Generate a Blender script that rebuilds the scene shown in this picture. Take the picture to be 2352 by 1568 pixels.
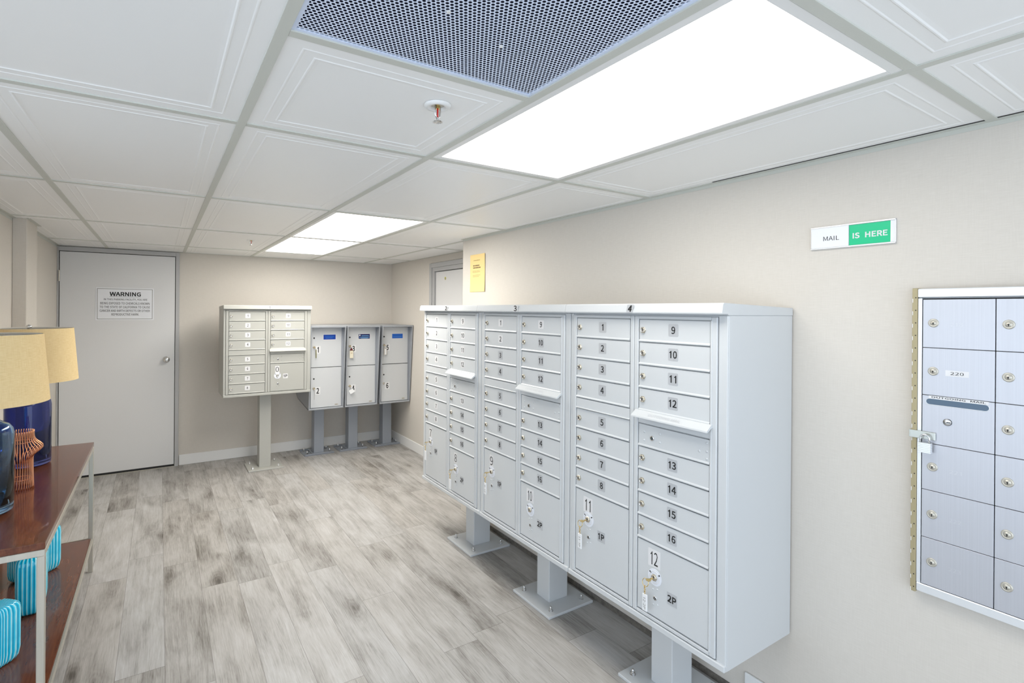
import bpy, bmesh, math, random, json
from mathutils import Matrix, Vector

# ------------------------------------------------------------------ clearing
for o in list(bpy.data.objects):
    bpy.data.objects.remove(o, do_unlink=True)
SC = bpy.context.scene
COL = SC.collection
PI = math.pi
random.seed(7)

# ------------------------------------------------------------------ camera
YAW, ROLL = 0.5662, 0.008
cam_data = bpy.data.cameras.new('camera')
cam_data.sensor_width = 36.0
cam_data.lens = 1189.95 / 2352 * 36
cam_data.shift_x = 53.19 / 2352
cam_data.shift_y = -71.13 / 2352
cam_data.clip_start = 0.02
cam = bpy.data.objects.new('camera', cam_data)
COL.objects.link(cam)
_f = Vector((math.sin(YAW), math.cos(YAW), 0))
_r = Vector((math.cos(YAW), -math.sin(YAW), 0))
_u = Vector((0, 0, 1))
_x = _r * math.cos(ROLL) + _u * math.sin(ROLL)
_y = _u * math.cos(ROLL) - _r * math.sin(ROLL)
_z = -_f
cam.matrix_world = Matrix(((_x.x, _y.x, _z.x, -0.8105), (_x.y, _y.y, _z.y, -1.6919),
                           (_x.z, _y.z, _z.z, 1.5504), (0, 0, 0, 1)))
SC.camera = cam

# ------------------------------------------------------------------ light and exposure
world = bpy.data.worlds.new('world')
SC.world = world
world.use_nodes = True
bg = world.node_tree.nodes['Background']
bg.inputs[0].default_value = (0.78, 0.88, 1.0, 1)
bg.inputs[1].default_value = 1.5            # daylight entering by the open near end of the room
LAMP_COLOR = (1.0, 0.965, 0.90, 1)
LAMP_NEAR, LAMP_FAR = 3.6, 8.6               # diffuser strength of the ceiling fixtures
SC.view_settings.view_transform = 'Standard'
SC.view_settings.look = 'None'
SC.view_settings.gamma = 1
SC.view_settings.use_curve_mapping = False
SC.view_settings.exposure = 0.69
try:
    SC.cycles.use_denoising = True
except Exception:
    pass

# ------------------------------------------------------------------ material helpers
def mat(name, color, rough=0.5, metal=0.0, spec=0.5, coat=0.0, trans=0.0, ior=1.45, emit=None):
    m = bpy.data.materials.new(name)
    m.use_nodes = True
    b = m.node_tree.nodes['Principled BSDF']
    b.inputs['Base Color'].default_value = (*color[:3], 1)
    b.inputs['Roughness'].default_value = rough
    b.inputs['Metallic'].default_value = metal
    b.inputs['Specular IOR Level'].default_value = spec
    b.inputs['Coat Weight'].default_value = coat
    b.inputs['Transmission Weight'].default_value = trans
    b.inputs['IOR'].default_value = ior
    if emit:
        b.inputs['Emission Color'].default_value = (*emit[0][:3], 1)
        b.inputs['Emission Strength'].default_value = emit[1]
    return m

def srgb(r, g, b):
    f = lambda c: (c / 255 / 12.92) if c / 255 <= 0.04045 else ((c / 255 + 0.055) / 1.055) ** 2.4
    return (f(r), f(g), f(b))

class NT:
    def __init__(s, m):
        s.t = m.node_tree; s.n = s.t.nodes; s.l = s.t.links
        s.b = s.n['Principled BSDF']
    def new(s, typ, **kw):
        n = s.n.new(typ)
        for k, v in kw.items():
            setattr(n, k, v)
        return n
    def put(s, sock, v):
        if isinstance(v, bpy.types.NodeSocket):
            s.l.new(v, sock)
        else:
            sock.default_value = v
    def math(s, op, a, b=None, c=None):
        n = s.new('ShaderNodeMath', operation=op)
        for i, v in enumerate((a, b, c)):
            if v is not None:
                s.put(n.inputs[i], v)
        return n.outputs[0]
    def xyz(s, x, y, z):
        n = s.new('ShaderNodeCombineXYZ')
        for i, v in enumerate((x, y, z)):
            s.put(n.inputs[i], v)
        return n.outputs[0]
    def sep(s, v):
        n = s.new('ShaderNodeSeparateXYZ'); s.l.new(v, n.inputs[0])
        return n.outputs
    def coord(s, which='Object'):
        return s.new('ShaderNodeTexCoord').outputs[which]
    def noise(s, vec, scale, detail=2, rough=0.5, dist=0.0):
        n = s.new('ShaderNodeTexNoise')
        s.l.new(vec, n.inputs['Vector'])
        n.inputs['Scale'].default_value = scale
        n.inputs['Detail'].default_value = detail
        n.inputs['Roughness'].default_value = rough
        n.inputs['Distortion'].default_value = dist
        return n.outputs['Fac']
    def ramp(s, fac, stops):
        n = s.new('ShaderNodeValToRGB')
        s.l.new(fac, n.inputs[0])
        e = n.color_ramp.elements
        while len(e) < len(stops):
            e.new(0.5)
        for el, (p, c) in zip(e, stops):
            el.position = p
            el.color = (*c[:3], 1)
        return n.outputs[0]
    def mix(s, fac, a, b, blend='MIX'):
        n = s.new('ShaderNodeMix', data_type='RGBA', blend_type=blend)
        s.put(n.inputs[0], fac)
        for i, v in ((6, a), (7, b)):
            s.put(n.inputs[i], v if isinstance(v, bpy.types.NodeSocket) else (*v[:3], 1))
        return n.outputs[2]
    def bump(s, h, strength, dist=0.001):
        n = s.new('ShaderNodeBump')
        n.inputs['Strength'].default_value = strength
        n.inputs['Distance'].default_value = dist
        s.l.new(h, n.inputs['Height'])
        s.l.new(n.outputs[0], s.b.inputs['Normal'])

def speckled(m, scale, bump, dcol=0.0):
    t = NT(m)
    f = t.noise(t.coord(), scale, 3, 0.6)
    if dcol:
        c = t.b.inputs['Base Color'].default_value[:3]
        t.l.new(t.ramp(f, [(0.3, [v * (1 - dcol) for v in c]), (0.7, [min(1, v * (1 + dcol)) for v in c])]),
                t.b.inputs['Base Color'])
    if bump:
        t.bump(f, bump, 0.0006)
    return m

# ------------------------------------------------------------------ materials
def make_wall_mat():
    m = mat('linen_wallcovering', (0.62, 0.575, 0.51), 0.75, spec=0.25)
    t = NT(m)
    x, y, z = t.sep(t.coord())
    s = t.math('ADD', x, y)
    th = t.noise(t.xyz(t.math('MULTIPLY', s, 26), t.math('MULTIPLY', z, 380), 0.0), 1.0, 2, 0.6)
    tv = t.noise(t.xyz(t.math('MULTIPLY', s, 300), t.math('MULTIPLY', z, 18), 3.0), 1.0, 2, 0.6)
    f = t.math('ADD', t.math('MULTIPLY', th, 0.65), t.math('MULTIPLY', tv, 0.35))
    t.l.new(t.ramp(f, [(0.32, (0.650, 0.609, 0.551)), (0.68, (0.697, 0.656, 0.598))]), t.b.inputs['Base Color'])
    t.bump(f, 0.12, 0.0008)
    return m

def make_floor_mat():
    m = mat('grey_oak_planks', (0.5, 0.48, 0.45), 0.42, spec=0.4)
    t = NT(m)
    x, y, z = t.sep(t.coord())
    PW, PL = 0.178, 1.22
    px = t.math('DIVIDE', t.math('ADD', x, 0.78 + 20 * PW), PW)
    ix = t.math('FLOOR', px)
    fx = t.math('FRACT', px)
    w1 = t.new('ShaderNodeTexWhiteNoise', noise_dimensions='1D')
    t.l.new(ix, w1.inputs['W'])
    py = t.math('ADD', t.math('DIVIDE', t.math('ADD', y, 20), PL), w1.outputs['Value'])
    iy = t.math('FLOOR', py)
    fy = t.math('FRACT', py)
    w2 = t.new('ShaderNodeTexWhiteNoise', noise_dimensions='2D')
    t.l.new(t.xyz(ix, iy, 0.0), w2.inputs['Vector'])
    r, g, b = t.sep(w2.outputs['Color'])
    ox, oy = t.math('MULTIPLY', r, 37), t.math('MULTIPLY', g, 53)
    # slow warp so that the grain drifts and bends round knots
    N = lambda sx, sy, o1, o2, z, det=3, rg=0.6, ds=0.0, X=None: t.noise(
        t.xyz(t.math('ADD', t.math('MULTIPLY', X or x, sx), o1), t.math('ADD', t.math('MULTIPLY', y, sy), o2), z), 1.0, det, rg, ds)
    wv = N(6, 1.6, ox, oy, 0.0, 2)
    xs = t.math('ADD', x, t.math('MULTIPLY', t.math('SUBTRACT', wv, 0.5), 0.035))
    fine = N(260, 9, ox, oy, 0.0, 3, 0.7, X=xs)
    streak = N(60, 2.2, oy, ox, 2.0, 4, 0.6, X=xs)
    broad = N(9, 2.6, oy, oy, 5.0, 4, 0.6, 0.5)
    v = t.new('ShaderNodeTexVoronoi', feature='F1')
    kx = t.math('ADD', t.math('MULTIPLY', t.math('ADD', xs, t.math('MULTIPLY', t.math('SUBTRACT', streak, 0.5), 0.05)), 8.5), ox)
    ky = t.math('ADD', t.math('MULTIPLY', y, 2.3), oy)
    t.l.new(t.xyz(kx, ky, 0.0), v.inputs['Vector'])
    v.inputs['Scale'].default_value = 0.85
    def near(d0, d1):
        mr = t.new('ShaderNodeMapRange', interpolation_type='SMOOTHSTEP')
        t.l.new(v.outputs['Distance'], mr.inputs[0])
        for i, q in ((1, d0), (2, d1), (3, 1.0), (4, 0.0)):
            mr.inputs[i].default_value = q
        return mr.outputs[0]
    pick = t.math('GREATER_THAN', t.sep(v.outputs['Color'])[0], 0.35)
    core, halo = t.math('MULTIPLY', near(0.02, 0.13), pick), t.math('MULTIPLY', near(0.0, 0.50), pick)
    ring = t.math('SINE', t.math('MULTIPLY', v.outputs['Distance'], 95))
    f = t.math('ADD', t.math('ADD', t.math('MULTIPLY', fine, 0.38), t.math('MULTIPLY', streak, 0.30)), t.math('MULTIPLY', broad, 0.46))
    f = t.math('ADD', f, t.math('SUBTRACT', t.math('MULTIPLY', t.math('SUBTRACT', b, 0.5), 0.10), 0.085))
    f = t.math('ADD', f, t.math('MULTIPLY', t.math('MULTIPLY', ring, halo), 0.020))
    f = t.math('SUBTRACT', f, t.math('MULTIPLY', t.math('MULTIPLY', halo, streak), 0.24))
    col = t.ramp(f, [(0.28, srgb(112, 108, 103)), (0.39, srgb(152, 149, 145)), (0.50, srgb(177, 175, 172)), (0.64, srgb(195, 194, 193))])
    col = t.mix(t.math('MULTIPLY', core, t.math('ADD', 0.25, t.math('MULTIPLY', streak, 0.8))), col, srgb(70, 64, 58))
    warm = t.mix(t.math('MULTIPLY', r, 0.35), col, t.mix(1.0, col, (1.0, 0.94, 0.865), 'MULTIPLY'))
    # seams
    ex = t.math('MINIMUM', fx, t.math('SUBTRACT', 1.0, fx))
    ey = t.math('MINIMUM', fy, t.math('SUBTRACT', 1.0, fy))
    sx = t.math('LESS_THAN', ex, 0.006)
    sy = t.math('LESS_THAN', ey, 0.0010)
    seam = t.math('MAXIMUM', sx, sy)
    warm = t.mix(t.math('MULTIPLY', seam, 0.55), warm, srgb(92, 86, 80))
    t.l.new(warm, t.b.inputs['Base Color'])
    t.bump(t.math('SUBTRACT', t.math('MULTIPLY', fine, 0.4), t.math('MULTIPLY', seam, 1.0)), 0.25, 0.0007)
    t.l.new(t.math('ADD', 0.36, t.math('MULTIPLY', fine, 0.18)), t.b.inputs['Roughness'])
    return m

def make_mahogany():
    m = mat('dark_mahogany', (0.075, 0.022, 0.015), 0.22, spec=0.5, coat=0.35)
    t = NT(m)
    x, y, z = t.sep(t.coord())
    f = t.noise(t.xyz(t.math('MULTIPLY', x, 90), t.math('MULTIPLY', y, 7), t.math('MULTIPLY', z, 60)), 1.0, 4, 0.6, 0.3)
    t.l.new(t.ramp(f, [(0.30, (0.100, 0.027, 0.011)), (0.70, (0.180, 0.054, 0.022))]), t.b.inputs['Base Color'])
    return m

def make_linen():
    m = mat('oatmeal_linen', srgb(236, 206, 150), 0.85, spec=0.2)
    t = NT(m)
    u = t.coord('Object')
    x, y, z = t.sep(u)
    ang = t.math('ARCTAN2', y, x)
    a = t.noise(t.xyz(t.math('MULTIPLY', ang, 8), t.math('MULTIPLY', z, 420), 0.0), 1.0, 2, 0.6)
    b = t.noise(t.xyz(t.math('MULTIPLY', ang, 90), t.math('MULTIPLY', z, 20), 4.0), 1.0, 2, 0.6)
    f = t.math('ADD', t.math('MULTIPLY', a, 0.6), t.math('MULTIPLY', b, 0.4))
    t.l.new(t.ramp(f, [(0.32, srgb(228, 199, 144)), (0.68, srgb(244, 220, 172))]), t.b.inputs['Base Color'])
    t.bump(f, 0.15, 0.0006)
    t.b.inputs['Subsurface Weight'].default_value = 0.0
    return m

def make_brushed(name, color, rough, sx, sy, sz, amp=0.05):
    m = mat(name, color, rough, 0.55, 0.5)
    t = NT(m)
    x, y, z = t.sep(t.coord())
    f = t.noise(t.xyz(t.math('MULTIPLY', x, sx), t.math('MULTIPLY', y, sy), t.math('MULTIPLY', z, sz)), 1.0, 3, 0.6)
    t.l.new(t.ramp(f, [(0.3, [c * (1 - amp) for c in color]), (0.7, [min(1, c * (1 + amp)) for c in color])]), t.b.inputs['Base Color'])
    t.bump(f, 0.08, 0.0004)
    return m

def make_glaze():
    m = mat('turquoise_glaze', srgb(40, 190, 215), 0.12, spec=0.6, coat=0.3)
    t = NT(m)
    a = t.new('ShaderNodeAttribute'); a.attribute_name = 'rib'
    n = t.noise(t.coord(), 14, 2, 0.5)
    f = t.math('ADD', a.outputs['Fac'], t.math('MULTIPLY', t.math('SUBTRACT', n, 0.5), 0.5))
    t.l.new(t.ramp(f, [(0.05, srgb(0, 165, 210)), (0.45, srgb(10, 208, 250)), (0.80, srgb(90, 230, 255)), (0.97, srgb(210, 250, 255))]), t.b.inputs['Base Color'])
    return m

M = {}
M['wall'] = make_wall_mat()
M['floor'] = make_floor_mat()
M['wood'] = make_mahogany()
M['linen'] = make_linen()
M['glaze'] = make_glaze()
M['tile'] = speckled(mat('white_ceiling_panel', (0.91, 0.91, 0.90), 0.38, spec=0.45), 60, 0.02)
M['grid'] = mat('ceiling_grid_paint', (0.60, 0.61, 0.56), 0.45)
M['white_trim'] = mat('white_trim_paint', (0.84, 0.84, 0.83), 0.35)
M['dark_gap'] = mat('dark_gap', (0.03, 0.028, 0.026), 0.8)
M['foot_gap'] = speckled(mat('scruffy_wall_foot_gap', (0.16, 0.145, 0.125), 0.9), 40, 0.1, 0.3)
M['door_grey'] = speckled(mat('grey_door_paint', srgb(222, 222, 222), 0.42), 220, 0.04, 0.012)
M['frame_grey'] = mat('grey_frame_paint', srgb(182, 182, 182), 0.42)
M['steel'] = mat('polished_steel', (0.72, 0.72, 0.72), 0.18, 1.0)
M['satin'] = make_brushed('satin_nickel', (0.56, 0.53, 0.46), 0.35, 120, 120, 6)
M['cbu'] = speckled(mat('pale_grey_powder_coat', srgb(207, 210, 212), 0.33, spec=0.5), 900, 0.03)
M['cbu_old'] = speckled(mat('sand_grey_powder_coat', srgb(180, 180, 174), 0.40, spec=0.45), 500, 0.06, 0.03)
M['lock'] = mat('nickel_lock', (0.62, 0.57, 0.47), 0.22, 1.0)
M['brass'] = mat('brass', (0.78, 0.58, 0.24), 0.25, 1.0)
M['black'] = mat('black_ink', (0.012, 0.012, 0.013), 0.5)
M['grey_ink'] = mat('grey_ink', (0.30, 0.29, 0.27), 0.6)
M['dark_ink'] = mat('charcoal_ink', (0.09, 0.09, 0.09), 0.6)
M['silver_label'] = mat('silver_label', srgb(196, 199, 203), 0.35, 0.25)
M['white_label'] = mat('white_label', (0.76, 0.76, 0.77), 0.45)
M['dial'] = mat('white_dial', (0.80, 0.83, 0.90), 0.35)
M['tag'] = mat('white_key_tag', (0.86, 0.87, 0.88), 0.3)
M['clear_tag'] = mat('clear_grey_tag', (0.62, 0.58, 0.53), 0.2)
M['locker'] = speckled(mat('locker_grey_paint', srgb(206, 208, 210), 0.36, 0.1), 420, 0.08, 0.025)
M['locker_shell'] = mat('locker_shell_grey', srgb(172, 176, 182), 0.34, 0.25)
M['ped_grey'] = mat('pedestal_blue_grey', srgb(150, 156, 165), 0.36, 0.1)
M['blue_a'] = mat('cobalt_sticker', srgb(14, 62, 160), 0.3)
M['blue_b'] = mat('navy_sticker', srgb(28, 34, 92), 0.3)
M['blue_c'] = mat('azure_sticker', srgb(20, 92, 186), 0.3)
M['pale_blue'] = mat('pale_blue_ink', srgb(110, 165, 215), 0.4)
M['alu'] = make_brushed('brushed_aluminium', (0.57, 0.58, 0.62), 0.36, 400, 400, 3, 0.03)
M['engraved'] = mat('faint_engraving', (0.63, 0.64, 0.67), 0.42, 0.5)
M['alu_frame'] = mat('bright_aluminium', (0.84, 0.86, 0.88), 0.3, 0.5)
M['tan'] = mat('tan_hinge_strip', srgb(174, 162, 128), 0.4, 0.3)
M['slot'] = mat('slot_flap_steel', srgb(92, 108, 124), 0.35, 0.6)
M['sign_white'] = mat('sign_white', (0.84, 0.85, 0.88), 0.3)
M['sign_grey'] = mat('sign_silver_frame', (0.84, 0.84, 0.84), 0.25, 0.5)
M['green'] = mat('sign_green', srgb(12, 196, 138), 0.35)
M['paper'] = mat('yellow_paper', srgb(244, 214, 148), 0.7)
M['yellow'] = mat('yellow_sticker', srgb(204, 196, 70), 0.5)
M['vent'] = mat('blue_white_grille', srgb(220, 231, 252), 0.35)
M['plenum'] = mat('navy_plenum', (0.006, 0.009, 0.035), 0.9)
M['red'] = mat('red_glass_bulb', (0.75, 0.02, 0.02), 0.1, trans=0.3)
M['copper'] = mat('copper_wire', (0.83, 0.40, 0.22), 0.26, 1.0)
M['glass_steel'] = mat('steel_blue_glass', (0.38, 0.66, 0.98), 0.03, trans=1.0, ior=1.45)
M['glass_cobalt'] = mat('cobalt_blue_glass', (0.13, 0.17, 0.50), 0.03, trans=0.95, ior=1.45)
M['shade_in'] = mat('white_shade_lining', (0.85, 0.83, 0.78), 0.8)
M['diffuser_near'] = mat('light_diffuser', (0.8, 0.8, 0.8), 0.4, emit=(LAMP_COLOR, LAMP_NEAR))
M['diffuser_far'] = mat('light_diffuser_far', (0.8, 0.8, 0.8), 0.4, emit=(LAMP_COLOR, LAMP_FAR))
M['sweep'] = mat('black_rubber', (0.02, 0.02, 0.02), 0.7)

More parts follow.
